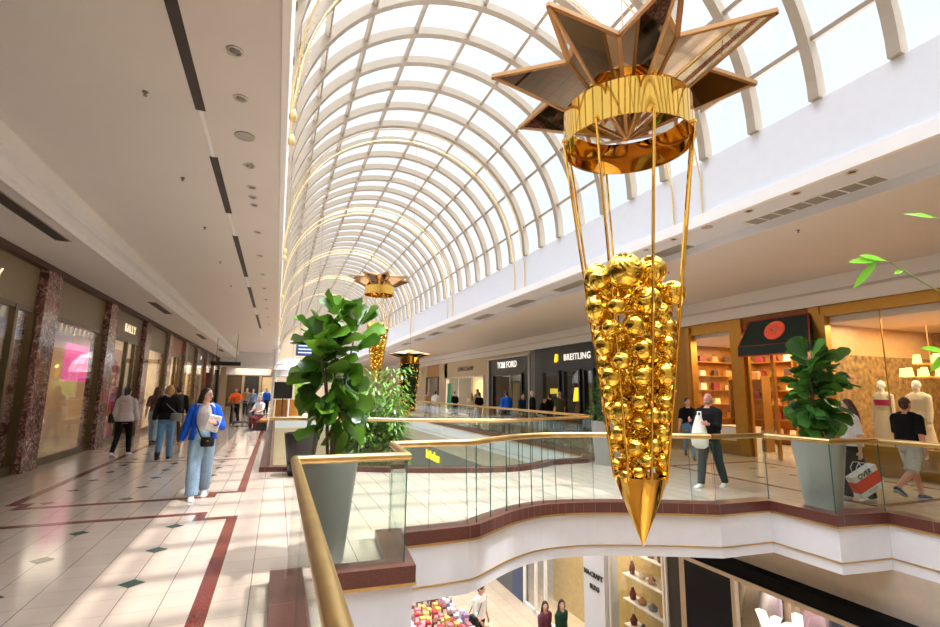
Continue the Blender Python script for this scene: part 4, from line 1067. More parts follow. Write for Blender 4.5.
# window displays
def rnd_box_row(name, cat, lab, base, n, ax, step, size, ms, group, rnd):
    for k in range(n):
        s = [v*rnd.uniform(.75, 1.15) for v in size]; p = Vector(base)+Vector(ax)*step*k
        b = MB(); b.cbox((0,0,s[2]/2), s, None, 0, .8); bm = obj(name, b, ms[k % len(ms)], None, False, p); tag(bm, lab % ORD[k], cat, group)
        bv = bm.modifiers.new('Bevel','BEVEL'); bv.width = .012; bv.segments = 2
M_gd1 = mat('tan_goods', (186,128,72), .5, var=.2); M_gd2 = mat('cream_goods', (228,206,168), .5, var=.1); M_gd3 = mat('dark_goods', (70,48,40), .4, var=.2); M_gd4 = mat('burgundy_goods', (120,34,44), .4, var=.15)
rnd = random.Random(21)
def shelf_unit(label, loc, w, hgt, dep, n, facing, mframe, goods=None, glabel=None, gname='handbag', gcat='handbag', per=4, seed=1, rz=0.):
    """shelving with its back at loc; facing +1: open to +X, -1: open to -X"""
    t = thing('display_shelf', label, 'shelf', loc, rz); rn = random.Random(seed); Mz = Matrix.Rotation(rz, 3, 'Z')
    b = MB(); b.box(-.02,.02,-w/2,w/2,0,hgt); obj('back_panel', b, mframe[0], t)
    for s in (-1, 1):
        b = MB(); b.box(min(0,facing*dep),max(0,facing*dep),s*w/2-.02,s*w/2+.02,0,hgt); obj('side_panel', b, mframe[1], t)
    for k in range(n):
        z = .35+(hgt-.45)*k/max(1,n-1)
        b = MB(); b.box(min(0,facing*dep),max(0,facing*dep),-w/2,w/2,z-.03,z); obj('shelf_board', b, mframe[1], t)
        if goods:
            for q in range(per):
                if rn.random() < .12: continue
                yy = -w/2+w*(q+.5)/per; sz = (.16, min(.3, w/per*.62)*rn.uniform(.7,1.05), min(.26, (hgt-.4)/n*.55)*rn.uniform(.7,1.1))
                bb = MB(); bb.cbox((0,0,sz[2]/2), sz, None, 0, .86)
                o = obj(gname, bb, rn.choice(goods), None, False, Vector(loc)+Mz @ Vector((facing*dep*.5, yy, z)))
                o.rotation_euler = (0, 0, rz)
                bv = o.modifiers.new('Bevel','BEVEL'); bv.width = .015; bv.segments = 2
                tag(o, glabel % (ORD[q], ORD[k]), gcat, glabel.split(',')[-1].strip()[:40])
                hd_ = MB(); hd_.tube([(0, sz[1]*.25*math.cos(PI*u/6), sz[2]*.96+sz[1]*.3*math.sin(PI*u/6)) for u in range(7)], .008, 5); obj('handle', hd_, M_gd3, o)
W_am = (M_amber, M_goldpanel)
shelf_unit('brown display shelf seen through the near left shop window', (-7.4,10.2,0), 2.4, 2.8, .4, 4, 1, (M_in1, M_bronze), [M_gd1,M_gd2,M_gd4], '%s handbag, %s shelf up, in the nearest left shop window', per=3, seed=3)
shelf_unit('brown display shelf behind the wide window between the red marble columns', (-7.4,14.9,0), 2.6, 2.8, .4, 4, 1, (M_in1, M_bronze), [M_gd1,M_gd2,M_gd3], '%s handbag, %s shelf up, in the wide marble-framed window', per=3, seed=4)
# pink poster wall and red flowers in the bay under the second sign
t = thing('window_banner', 'tall pink banner with red flowers behind the window under the second lit sign', 'banner', (-5.35,21.3,0))
b = MB(); b.box(-.03,.03,-1.2,1.2,0,3.0); obj('panel', b, M_in2, t)
b = MB()
for k in range(60): b.ball((.05, rnd.uniform(-.95,.4), rnd.uniform(.5,2.0)), rnd.uniform(.06,.16), 7, 5)
obj('flowers', b, M_redd, t, True)
t = thing('window_banner', 'bright pink hanging banner inside the wide window between marble columns', 'banner', (-6.0,19.4,1.85))
b = MB(); b.box(-.02,.02,-1.25,1.25,0,1.15); obj('panel', b, M_pink, t)
b = MB(); b.tube([(0,-.8,1.1),(0,-.8,1.65)], .01, 6); b.tube([(0,.8,1.1),(0,.8,1.65)], .01, 6); obj('hanging_wires', b, M_wire, t)
t = thing('gold_sculpture', 'golden branch sculpture inside the nearest left shop window', 'sculpture', (-5.6,11.3,0))
b = MB(); b.box(-.25,.25,-.25,.25,0,.7); obj('plinth', b, M_dark, t)
b = MB()
for k in range(40):
    p0 = Vector((rnd.uniform(-.1,.1), rnd.uniform(-.1,.1), rnd.uniform(.7,1.5))); b.tube([p0, p0+Vector((rnd.uniform(-.2,.2), rnd.uniform(-.25,.25), rnd.uniform(.15,.5)))], [.025,.008], 6)
obj('branches', b, M_gold, t, True)
b = MB(); b.box(-4.71,-4.695,11.2,11.75,.2,.42); tag(obj('door_sticker', b, mat('turquoise_sticker', (86,200,190), .5)), 'small turquoise sticker low on the glass beside the first marble column', 'sticker')
def lsign(s, size, y, z, m, label, x=-4.705, **k):
    o = text_mesh(s, size, (x, y, z), (0,1,0), (0,0,1), m, 'sign_lettering', None, .008, **k); tag(o, label, 'sign lettering'); return o
lsign('BALLY', .37, 10.35, 3.62, M_warm_em, 'lit cream letters on the nearest taupe shop sign at the left edge', space=1.3, bold=.002)
lsign('BALLY', .37, 19.32, 3.6, M_warm_em, 'lit cream letters on the taupe sign above the pink window', space=1.3, bold=.002)
lsign('Mr', .34, 35.9, 3.62, M_white_em, 'white script letters on the copper shop sign down the left walkway', shear=.35)
# dark doorway, burgundy curtain and overhead sign further on
b = MB(); b.box(-4.7,-4.5,45.0,46.0,0,3.2); struct('door_1', b, [M_black])
t = thing('curtain', 'burgundy curtain at the far end of the left shops', 'curtain', (-3.9,33.0,0)); 
b = MB()
for k in range(10): b.lathe([(.06,0),(.06,2.6)], (0,-.5+.1*k,0), 8)
obj('cloth_folds', b, C_maroon, t, True)
t = thing('overhead_sign', 'black overhead sign board hanging from the left soffit', 'sign', (-2.75,30.5,2.95)); b = MB(); b.box(-.75,.75,-.06,.06,0,.22); obj('board', b, M_black, t)
b = MB(); b.tube([(-.5,0,.22),(-.5,0,1.79)], .012, 6); b.tube([(.5,0,.22),(.5,0,1.79)], .012, 6); obj('hanging_rods', b, M_dark, t)
# end-of-walkway shopfront
b = MB(); b.box(-4.6,-.1,52,52.2,0,3.7,0); b.box(-4.6,-.1,51.9,52.0,3.0,3.7,1); struct('wall_back_left', b, [M_wallbeige, M_trim])
for k, (x0, x1, m_) in enumerate(((-4.4,-3.2,M_in1),(-2.9,-1.7,M_dark),(-1.4,-.4,M_in3))):
    r = struct_root('window_%d' % (50+k), ((x0+x1)/2,51.9,0)); hw_ = (x1-x0)/2; b = MB(); b.box(-hw_,hw_,.02,.06,0,2.9); obj('display_back', b, m_, r)
    b = MB(); b.box(-hw_,hw_,-.03,.03,2.84,2.92); b.box(-hw_-.04,-hw_+.02,-.03,.03,0,2.92); b.box(hw_-.02,hw_+.04,-.03,.03,0,2.92); obj('window_frame', b, M_bronze, r)
t = thing('digital_sign', 'blue digital sign board hanging in the atrium behind the fig', 'sign', (.98,20.0,2.98)); b = MB(); b.box(-.4,.4,-.05,.05,0,.78); obj('screen_housing', b, M_dark, t)
b = MB(); b.box(-.38,.38,-.056,-.05,.02,.76); obj('screen', b, mat('blue_screen', (46,66,112), .3, emit=.6, var=.3, scale=3), t)
for k in range(5): 
    b = MB(); b.box(-.32,.32-.12*(k % 3),-.06,-.056,.1+.13*k,.14+.13*k); obj('screen_line', b, mat('screen_text', (200,208,224), .4, emit=.6), t)
b = MB(); b.tube([(-.3,0,.78),(-.3,0,6.2)], .008, 5); b.tube([(.3,0,.78),(.3,0,6.2)], .008, 5); obj('hanging_wires', b, M_wire, t)
# domed pavilion kiosk on the far bridge
t = thing('domed_pavilion', 'far white ribbed glass dome pavilion at the end of the void', 'pavilion', (.75,35.4,0)); b = MB()
DR = 1.2
for k in range(18):
    a = 2*PI*k/18; b.tube([(DR*math.cos(q)*math.cos(a), DR*math.cos(q)*math.sin(a), 2.55+DR*math.sin(q)) for q in [PI/2*i/8 for i in range(9)]], .022, 5)
for q in (0,.35,.7,1.05): b.tube([(DR*math.cos(q)*math.cos(2*PI*i/36), DR*math.cos(q)*math.sin(2*PI*i/36), 2.55+DR*math.sin(q)) for i in range(36)], .025, 5, closed=True)
obj('dome_ribs', b, M_trim, t, True)
b = MB(); b.lathe([(DR*.98*math.cos(PI/2*i/8)+.001, 2.55+DR*.98*math.sin(PI/2*i/8)) for i in range(9)], n=36, cap=False); obj('dome_glass', b, mat('opal_glass', (236,238,240), .3, var=.01), t, True)
for k in range(6):
    a = 2*PI*(k+.5)/6; b = MB(); b.lathe([(.06,0),(.05,2.55)], (1.12*math.cos(a),1.12*math.sin(a),0), 10); obj('post', b, M_trim, t, True)
b = MB(); b.lathe([(1.0,0),(1.0,1.0),(.9,1.0),(.9,.05)], n=36); obj('counter', b, M_amber, t, True)
t = thing('hanging_lantern', 'small gold lantern hanging in front of the dome pavilion', 'lantern', (.72,30.0,2.35)); b = MB(); b.lathe([(.02,-.3),(.16,-.1),(.18,.25),(.06,.4)], n=10); obj('body', b, M_gold, t, True); b = MB(); b.tube([(0,0,.4),(0,0,7.1)], .01, 5); obj('chain', b, M_goldd, t)
t = thing('menu_screen', 'black menu screen with greenery picture below the dome', 'screen', (.38,33.6,0)); b = MB(); b.box(-.55,.55,-.05,.05,1.1,2.15); obj('panel', b, M_black, t); b = MB(); b.box(-.04,.04,-.03,.03,0,1.1); obj('stand', b, M_dark, t); b = MB(); b.box(-.35,.35,-.25,.25,0,.03); obj('foot', b, M_dark, t)
t = thing('menu_screen', 'green leafy picture panel right of the black menu screen', 'screen', (1.55,33.7,0)); b = MB(); b.box(-.5,.5,-.05,.05,1.2,2.1); obj('panel', b, mat('leafy_picture', (150,190,80), .5, var=.5, scale=6), t); b = MB(); b.box(-.04,.04,-.03,.03,0,1.2); obj('stand', b, M_dark, t)

# ------------------------------------------------------------------ right shops
RX = 12.55
def rwall(y0, y1, m, z0=0, z1=3.93, x0=RX, x1=RX+.2, nm='wall_right_shop'):
    b = MB(); b.box(x0,x1,min(y0,y1),max(y0,y1),z0,z1); return struct(nm, b, [m])
def rsign(s, size, y, z, m, label, x=RX-.02, ext=.012, **k):
    o = text_mesh(s, size, (x, y, z), (0,-1,0), (0,0,1), m, 'sign_lettering', None, ext, **k); tag(o, label, 'sign lettering'); return o
wn = 20
def rwindow(y0, y1, z0, z1, fm, mull=(), fw=.12, nm=None):
    global wn
    r = struct_root('window_%d' % wn, (RX,(y0+y1)/2,0)); wn += 1; h2 = (y1-y0)/2
    f = MB(); f.box(-.08,.08,-h2,h2,z0-.02,z0+fw*.7); f.box(-.08,.08,-h2,h2,z1-fw*.6,z1); f.box(-.1,.1,-h2,-h2+fw,z0,z1); f.box(-.1,.1,h2-fw,h2,z0,z1)
    for m_ in mull: f.box(-.012,.012,m_-(y0+y1)/2-.01,m_-(y0+y1)/2+.01,z0,z1)
    obj('window_frame', f, fm, r); g = MB(); g.box(-.008,.008,-h2+.02,h2-.02,z0,z1); obj('pane', g, M_shopglass, r)
M_gframe = mat('golden_frame', (190,140,62), .3, .75, var=.06)
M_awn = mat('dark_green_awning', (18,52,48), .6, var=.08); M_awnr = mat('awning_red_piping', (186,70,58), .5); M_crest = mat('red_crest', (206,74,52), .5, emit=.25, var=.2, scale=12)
# gold shop, from the camera outward
rwindow(1.0, 8.1, .55, 3.72, M_gframe, (6.83,4.4)); rwall(1.0, 8.1, M_goldpanel, 0, .2); rwall(1.0,8.1, M_goldpanel, .2, .55, RX+.02, RX+.1)
rwall(-6, 1.0, M_goldpanel)
rwall(1.0, 8.1, M_gframe, 3.70, 3.93, RX-.06)
rwall(8.1, 8.36, M_gframe, 0, 3.93, RX-.1)
rwindow(10.62, 12.35, .3, 3.66, M_gframe); rwall(10.62, 12.35, M_goldpanel, 0, .3, RX-.06); rwall(10.62,12.35, M_gframe, 3.64, 3.93, RX-.05)
rwall(10.34, 10.62, M_gframe, 0, 3.93, RX-.1); rwall(12.35, 14.05, M_goldpanel); rwall(12.28, 12.42, M_gframe, 0, 3.86, RX-.12)
rwall(8.36, 10.34, M_amber, 3.6, 3.93)
# doorway leaves
r = struct_root('door_2', (RX+.05, 9.9, 0)); b = MB()
for y in (-.4,-.02,.36): b.box(-.04,.04,y,y+.08,0,2.95) if y != -.02 else None
b.box(-.04,.04,-.4,.44,2.85,2.95); obj('door_frame', b, M_gframe, r); b = MB(); b.box(-.006,.006,-.4,.4,0,2.9); obj('pane', b, M_shopglass, r)

# awning
t = thing('shop_awning', 'dark green awning with red piping and round red crest over the gold shop door', 'awning', (RX,9.2,2.9))
b = MB(); y0, y1 = -.95, .95
A_ = [(-.4,y0-.06,.14),(-.4,y1+.06,.14),(-.1,y1-.1,.88),(-.1,y0+.1,.88)]
b.add(A_+[(x+.03,y,z-.03) for x,y,z in A_], [(0,3,2,1),(4,5,6,7),(0,1,5,4),(1,2,6,5),(2,3,7,6),(3,0,4,7)])
b.box(-.42,-.38,y0-.06,y1+.06,-.12,.14)
for yy, s in ((y0-.06,0),(y1+.06,0)): b.add([(-.4,yy,-.1),(-.4,yy,.14),(-.1,yy*.9,.88),(-.05,yy*.9,-.1)], [(0,1,2,3)])
obj('canopy', b, M_awn, t)
b = MB(); b.tube(A_, .02, 6, closed=True); b.tube([(-.42,y0-.06,-.12),(-.42,y1+.06,-.12)], .022, 6); obj('red_piping', b, M_awnr, t)
nrm = Vector((-.74,0,.30)).normalized(); cc = Vector((-.25,-.02,.52))+nrm*.012; ux = Vector((0,-1,0)); uy = Vector((.30,0,.74)).normalized()
b = MB(); b.rings([(cc, ux*.29, uy*.27),(cc+nrm*.02, ux*.29, uy*.27)], 28); obj('crest_disc', b, M_crest, t)
b = MB(); b.tube([cc+nrm*.025+ux*.25*math.cos(2*PI*i/24)+uy*.23*math.sin(2*PI*i/24) for i in range(24)], .012, 5, closed=True)
for k in range(7): 
    a = R(-60+20*k); b.tube([cc+nrm*.025-uy*.1, cc+nrm*.025-uy*.02+ux*.14*math.sin(a)+uy*.14*math.cos(a)], .014, 5)
obj('crest_relief', b, mat('crest_pale', (240,150,110), .5), t)
# interior of the gold shop
b = MB(); b.box(17.2,17.4,-1,14,0,3.9); struct('wall_right_inner', b, [mat('ochre_wallpaper', (150,112,58), .7, var=.45, scale=5)])
b = MB(); b.box(12.7,17.4,-1,14,3.5,3.92); struct('ceiling', b, [M_wallbeige])
M_wallp = mat('patterned_wallpaper', (136,108,62), .7, var=.6, scale=7)
b = MB(); b.box(12.72,17.3,8.15,8.35,0,2.75,0); b.box(12.72,17.3,8.15,8.35,2.75,3.6,1); struct('wall_right_partition', b, [M_wallp, mat('tan_bulkhead', (196,158,108), .6)])
b = MB(); b.box(12.6,14.2,3.0,8.12,0,.2); struct('trim_12', b, [M_goldpanel])
rn = 0
for k, (x, y, w_) in enumerate(((16.9,12.6,1.6),(16.9,10.8,1.6),(16.9,9.2,1.5))):
    shelf_unit('amber lit shelving inside the gold shop, %s from the left' % ORD[k], (x,y,0), w_, 3.0, .4, 6, -1, W_am, [M_gd1,M_gd2,M_gd3,M_gd4], '%s handbag, %s shelf up, in the ' + ORD[k] + ' amber unit of the gold shop', per=3, seed=30+k)
shelf_unit('amber shelving at the far right inside the gold shop window', (16.9,4.6,0), 1.6, 3.0, .4, 6, -1, W_am, [M_gd1,M_gd2,M_gd3], '%s handbag, %s shelf up, on amber shelving behind the mannequins', per=3, seed=40)
shelf_unit('low glowing display shelf behind the window left of the green awning', (14.3,11.6,0), 1.2, 2.3, .35, 4, -1, W_am, [M_gd2,M_gd1,M_gd4], '%s handbag, %s shelf up, in the display left of the green awning', per=2, seed=44)
t = thing('display_plinth', 'white plinth in the window behind the man in suit jacket', 'plinth', (13.1,11.2,0)); b = MB(); b.box(-.3,.3,-.5,.5,.0,.75); obj('block', b, M_trim, t); b = MB(); b.box(-.32,.32,-.52,.52,.75,.78); obj('top', b, M_gd2, t)
# chandelier with lampshades
M_shade = mat('lit_lampshade', (255,196,92), .7, emit=2.4, var=.08, scale=3)
t = thing('chandelier', 'chandelier of many glowing yellow lampshades above the mannequins', 'chandelier', (14.6,7.0,2.2))
b = MB(); b.tube([(0,0,.2),(0,0,1.3)], .012, 6)
for rr, z in ((.5,-.02),(.3,.3)): b.tube([(rr*math.cos(2*PI*i/20), rr*math.sin(2*PI*i/20), z) for i in range(20)], .012, 5, closed=True)
obj('frame', b, M_goldd, t)
for rr, z, n_ in ((.52,.0,10),(.3,.32,5)):
    for k in range(n_):
        a = 2*PI*k/n_+.2; b = MB(); b.lathe([(.085,0),(.06,.2)], (rr*math.cos(a), rr*math.sin(a), z), 14, cap=False); b.lathe([(.08,.0),(.055,.195)], (rr*math.cos(a), rr*math.sin(a), z), 14, cap=False); ls = obj('lamp_shade', b, M_shade, t, True); b = MB(); b.ball((rr*math.cos(a), rr*math.sin(a), z+.09), .03, 8, 6); obj('bulb', b, M_warm_em, ls, True)
# yellow poster between gold shop and watch shop
t = thing('poster', 'bright yellow and white advertising poster beside the gold wall, behind the baubles', 'poster', (RX-.05,14.9,0)); b = MB(); b.box(-.03,.03,-.7,.7,0,2.7); obj('panel', b, mat('poster_white', (240,236,226), .5, emit=.3), t)
b = MB(); b.box(-.036,-.03,-.1,.66,.3,2.5); obj('yellow_field', b, mat('poster_yellow', (250,210,40), .5, emit=.4, var=.05), t)
rwall(14.05, 17.2, M_amber)
# watch shop
rwall(17.2, 22.3, M_dark, 2.75, 3.93); rwall(17.2,17.6,M_dark,0,2.8); rwall(18.4,18.62,M_dark,0,2.8); rwall(20.05,20.35,M_dark,0,2.8); rwall(22.0,22.9,M_dark,0,3.93)
for zz in [2.78+.1*k for k in range(11)]:
    b = MB(); b.box(RX-.012,RX,17.2,22.3,zz,zz+.06); struct('trim_13', b, [M_black])
rwindow(17.6,18.4,0,2.75,M_black); rwindow(18.62,20.05,0,2.75,M_black); rwindow(20.35,22.0,.4,2.75,M_black); rwall(20.35,22,M_dark,0,.4)
b = MB(); b.box(15.5,15.6,17.2,22.3,0,3.5); struct('wall_right_inner', b, [M_in1])
t = thing('window_display', 'yellow framed watch display in the watch shop window', 'display', (RX+.2,21.3,0)); b = MB(); b.box(0,.05,-.4,.4,.8,1.9); obj('panel', b, mat('display_yellow', (232,204,60), .4, emit=.4), t); b = MB(); b.box(-.03,0,-.25,.25,1.05,1.65); obj('inset', b, M_dark, t); b = MB(); b.box(0,.3,-.4,.4,0,.8); obj('block', b, M_black, t)
rsign('BREITLING', .42, 18.95, 3.33, M_white_em, 'white lit letters on the charcoal watch shop fascia', space=1.1, bold=.004)
t = thing('shop_emblem', 'yellow winged letter emblem left of the white watch shop letters', 'emblem', (RX-.03,20.72,3.33)); text_mesh('B', .5, (0,0,0), (0,-1,0), (0,0,1), M_yel_em, 'letter', t, .03, bold=.03, shear=.25)
t = thing('wall_emblem', 'yellow letter emblem on the glass of the watch shop door', 'emblem', (RX-.02,19.05,1.6)); text_mesh('B', .75, (0,0,0), (0,-1,0), (0,0,1), M_yel_em, 'letter', t, .03, bold=.05, shear=.25)
# black fashion shop
rwall(23.4, 28.9, M_dark, 2.75, 3.75); rwall(28.2,28.9,M_dark,0,2.8); rwall(23.4,24.2,M_dark,0,2.8); rwall(22.9,23.4,mat('grey_stone', (120,116,114), .5),0,3.93); rwall(28.9,29.6,M_wallbeige,0,3.93); rwall(23.4,28.9,M_wallbeige,3.75,3.93)
fr = MB(); fr.box(RX-.1,RX-.03,23.4,23.48,0,3.75); fr.box(RX-.1,RX-.03,28.82,28.9,0,3.75); fr.box(RX-.1,RX-.03,23.4,28.9,3.68,3.75); struct('trim_14', fr, [M_trim])
rwindow(24.2,28.2,0,2.75,M_black,(25.6,27.0)); b = MB(); b.box(15.5,15.6,23.4,28.9,0,3.5); struct('wall_right_inner', b, [M_black])
rsign('TOM FORD', .52, 26.3, 3.28, M_white_em, 'white lit letters on the black fashion shop fascia', bold=.004)
# pale leather goods shop and beyond
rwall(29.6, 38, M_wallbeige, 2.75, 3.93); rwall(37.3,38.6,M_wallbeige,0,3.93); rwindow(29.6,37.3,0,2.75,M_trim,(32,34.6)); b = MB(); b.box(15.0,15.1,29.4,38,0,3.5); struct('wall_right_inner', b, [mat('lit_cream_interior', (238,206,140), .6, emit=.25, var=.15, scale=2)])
rsign('LONGCHAMP', .44, 33.2, 3.3, M_dark, 'dark letters on the pale shop fascia further along', space=1.25)
b = MB(); b.box(RX-.06,RX-.02,36.2,37.0,.3,2.3); tag(obj('window_poster', b, mat('green_poster', (20,150,110), .5, var=.1)), 'green poster panel at the left of the lit pale shop', 'poster')
for yy in (14.2, 17.25, 22.6, 29.3, 38.3):
    b = MB(); b.box(12.76,17.2 if yy < 15 else 16,yy-.05,yy+.05,0,3.9); struct('wall_right_partition', b, [M_amber if yy < 15 else M_dark])
shelf_unit('amber shelving on the end wall seen through the window left of the green awning', (14.6,14.1,0), 3.2, 3.0, .4, 6, 1, W_am, [M_gd1,M_gd2,M_gd3,M_gd4], '%s handbag, %s shelf up, on the end wall left of the green awning', per=5, seed=61, rz=-PI/2)
rwall(38.6, 39.4, M_wallbeige); rwall(39.4, 43, M_goldpanel, 2.9, 3.93); rwindow(39.4,43,0,2.9,M_dark); b = MB(); b.box(14.5,14.6,39,43,0,3.5); struct('wall_right_inner', b, [M_in2]); rwall(43, 60, M_wallbeige)
# ------------------------------------------------------------------ lower level
LX = 8.1
def lwall(y0, y1, z0, z1, m, x0=LX, x1=LX+.15, nm='wall_right_lower'):
    b = MB(); b.box(x0,x1,y0,y1,z0,z1); return struct(nm, b, [m])
FZ = -5.2
lwall(-6, 60, -1.3, -.66, mat('lower_bulkhead', (178,166,152), .6))
lwall(-6, 8.6, -1.5, -1.28, mat('matt_black', (12,12,14), .8, spec=.08), LX-.25, LX+.15)
lwall(-6, 8.62, -1.56, -1.49, mat('beige_metal', (176,160,140), .4, .3), LX-.27, LX-.1)
lwall(8.42, 8.62, FZ, -1.3, mat('beige_metal', (176,160,140), .4, .3)); lwall(7.3, 8.42, FZ, -1.3, mat('navy_black_panel', (10,12,24), .35, spec=.15), LX-.05)
lwall(8.62, 8.95, FZ, -1.3, M_black)
# menswear shop window with hanging clothes
r = struct_root('window_40', (LX,4.6,FZ)); b = MB()
for y in (-2.6,-.9,.3,1.5,2.66): b.box(-.05,.05,y-.04,y+.04,0,3.65)
b.box(-.05,.05,-2.7,2.7,3.6,3.7); b.box(-.05,.05,-2.7,2.7,0,.1); obj('window_frame', b, mat('beige_metal', (176,160,140), .4, .3), r); b = MB(); b.box(-.008,.008,-2.7,2.7,0,3.65); obj('pane', b, M_shopglass, r)
b = MB(); b.box(11.5,11.6,-4,8.6,FZ,-.9); struct('wall_right_inner_lower', b, [M_black])
b = MB(); b.box(8.2,11.5,8.45,8.6,FZ,-.9); struct('wall_right_partition_lower', b, [M_dark])
t = tag(text_mesh('yd.', .80, (LX-.32,6.05,-1.98), (0,-1,0), (0,0,1), M_white_em, 'sign_lettering', None, .05, bold=.02), 'large white lit letters on the lower level menswear shop window', 'sign lettering')
cl_cols = [C_khaki, cloth('rose', (196,140,132)), cloth('mauve', (170,130,140)), C_greyw, C_navy, C_tan]
t = thing('clothes_rail', 'metal clothes rail behind the lower level shop window', 'clothes rail', (9.0,5.6,FZ)); b = MB(); b.tube([(0,-1.7,0),(0,-1.7,3.42),(0,2.3,3.42),(0,2.3,0)], .018, 8); obj('rail', b, M_wire, t)
for k in range(9):
    y = 7.7-.42*k; m = cl_cols[0] if k == 0 else cl_cols[1+(k*2) % 5]
    t = thing('hanging_shirt', '%s garment from the left hanging on the lower level shop rail' % ORD[k], 'shirt', (9.0,y,FZ+2.42), R(15*(k % 3)), 'garments on the lower level rail')
    b = MB(); b.rings([((0,0,0),(.26,0,0),(0,.07,0)),((0,0,.55),(.25,0,0),(0,.08,0)),((0,0,.8),(.24,0,0),(0,.07,0)),((0,0,.93),(.08,0,0),(0,.05,0))], 14)
    for s in (-1,1): b.tube([(s*.2,0,.82),(s*.33,0,.5),(s*.35,0,.25)], [.08,.07,.06], 10)
    obj('shirt_body', b, m, t, True); b = MB(); b.tube([(0,0,.92),(0,0,1.0)], .008, 5); obj('hanger', b, M_wire, t)
t = thing('light_box', 'violet lit picture frame in the lower level shop window', 'light box', (9.6,6.9,-2.5)); b = MB(); b.box(-.03,.03,-.35,.35,0,.9); obj('frame', b, mat('violet_light', (170,150,255), .5, emit=1.5), t); b = MB(); b.box(-.04,-.03,-.25,.25,.1,.8); obj('picture', b, M_pink, t)
b = MB(); b.tube([(0,0,.9),(0,0,1.65)], .01, 5); obj('wire', b, M_wire, t)
# shelves shop, white pillar, glass shops
r = struct_root('window_41', (LX,10.0,FZ)); b = MB(); 
for y in (-1.0,-.9,.98): b.box(-.03,.03,y-.02,y+.02,0,3.9)
obj('window_frame', b, M_trim, r); b = MB(); b.box(-.008,.008,-1.05,1.05,0,3.9); obj('pane', b, M_shopglass, r)
b = MB(); b.box(9.2,9.3,8.6,15.6,FZ,-.9); struct('wall_right_inner_lower', b, [mat('khaki_gold_wall', (196,170,110), .6, var=.1)])
t = thing('display_shelf', 'white wire shelves of goods in the lower level shop behind the pillar', 'shelf', (8.95,10.6,FZ))
b = MB()
for y in (-.75,.55): b.bar((0,y,0),(0,y,3.9),.03,.03)
obj('uprights', b, M_trim, t)
for k in range(6):
    b = MB(); b.box(-.3,.1,-.8,.6,.5+.6*k,.53+.6*k); obj('shelf_board', b, M_trim, t)
rn2 = random.Random(8)
for k in range(6):
    for q in range(4):
        b = MB(); rr = rn2.uniform(.07,.12); hh = rn2.uniform(.15,.34); b.lathe([(rr*.8,0),(rr,hh*.5),(rr*.5,hh*.8),(rr*.4,hh)], n=12); o = obj('vase', b, rn2.choice([M_gd1,M_gd2,M_gd3,M_gd4,M_grey]), None, True, (8.83,9.95+.36*q,FZ+.53+.6*k)); tag(o, '%s vase from the right on the %s white wire shelf up, lower level' % (ORD[q], ORD[k]), 'vase', 'vases on the lower level shelves')
b = MB(); b.box(LX-.12,LX+.3,11.05,11.95,FZ,-.66); struct('column_lower', b, [M_white])
tag(text_mesh('MA·CRAFT', .17, (LX-.14,11.5,-2.95), (0,-1,0), (0,0,1), M_black, 'sign_lettering', None, .01, bold=.004), 'small black letters on the white lower level pillar, upper line', 'sign lettering')
tag(text_mesh('BLDG', .16, (LX-.14,11.45,-3.25), (0,-1,0), (0,0,1), M_black, 'sign_lettering', None, .01, bold=.004), 'small black letters on the white lower level pillar, lower line', 'sign lettering')
r = struct_root('window_42', (LX,13.8,FZ)); b = MB()
for y in (-1.8,.4,1.0,1.78): b.box(-.04,.04,y-.04,y+.04,0,4)
b.box(-.04,.04,-1.8,1.8,0,.12); obj('window_frame', b, M_trim, r); b = MB(); b.box(-.008,.008,-1.8,1.8,0,4); obj('pane', b, M_shopglass, r)
lwall(15.6, 16.5, FZ, -1.3, mat('navy_blue_panel', (36,62,110), .3)); lwall(16.5, 24.5, FZ, -1.3, mat('slate_panel', (84,92,98), .4)); lwall(24.5, 60, FZ, -1.3, mat('slate_grey_fascia', (92,96,100), .4))
tag(text_mesh('b.Modess', .62, (LX-.03,26.2,-1.78), (0,-1,0), (0,0,1), M_yel_em, 'sign_lettering', None, .03, bold=.02), 'yellow lit letters on the grey lower level fascia seen under the bridge rail', 'sign lettering')
b = MB(); b.box(-2,14,44,44.2,FZ,-.8); struct('wall_back_lower', b, [M_wallbeige])
b = MB(); b.box(4.0,8.1,38,38.2,FZ,-.8); struct('wall_mid_lower', b, [M_wallbeige])
# kiosk counter of packaged goods on the lower floor
t = thing('kiosk_counter', 'white kiosk counter crowded with small packages on the lower level', 'counter', (4.3,13.2,FZ)); b = MB(); b.box(-.65,.6,-1.1,1.1,.0,.95); obj('cabinet', b, M_trim, t); b = MB(); b.box(-.7,.65,-1.15,1.15,.95,1.0); obj('worktop', b, M_white, t)
PK = [mat('pack_pink', (214,120,130), .5), mat('pack_red', (176,40,52), .5), mat('pack_gold', (222,180,90), .5), mat('pack_white', (232,226,224), .5), mat('pack_lilac', (150,120,176), .5), mat('pack_brown', (120,76,60), .5)]
rn3 = random.Random(5)
for i in range(8):
    for j in range(9):
        m = PK[3] if (i > 5 and rn3.random() < .6) else rn3.choice([PK[0],PK[1],PK[2],PK[5]] if i < 6 else [PK[4],PK[0],PK[3]])
        sx, sy, sz = rn3.uniform(.1,.14), rn3.uniform(.12,.18), rn3.uniform(.08,.28); b = MB(); b.box(-sx/2,sx/2,-sy/2,sy/2,0,sz)
        o = obj('package', b, m, None, False, (3.74+.165*i, 12.18+.25*j, FZ+1.0)); tag(o, 'small %s package, %s from left in %s row of the kiosk counter' % (m.name.split('_')[1], ORD[i], ORD[j]), 'package', 'packages on the kiosk counter')
        b = MB(); b.box(-sx*.4,sx*.4,-sy/2-.002,-sy/2,sz*.25,sz*.75); obj('label', b, PK[3] if m is not PK[3] else PK[4], o)
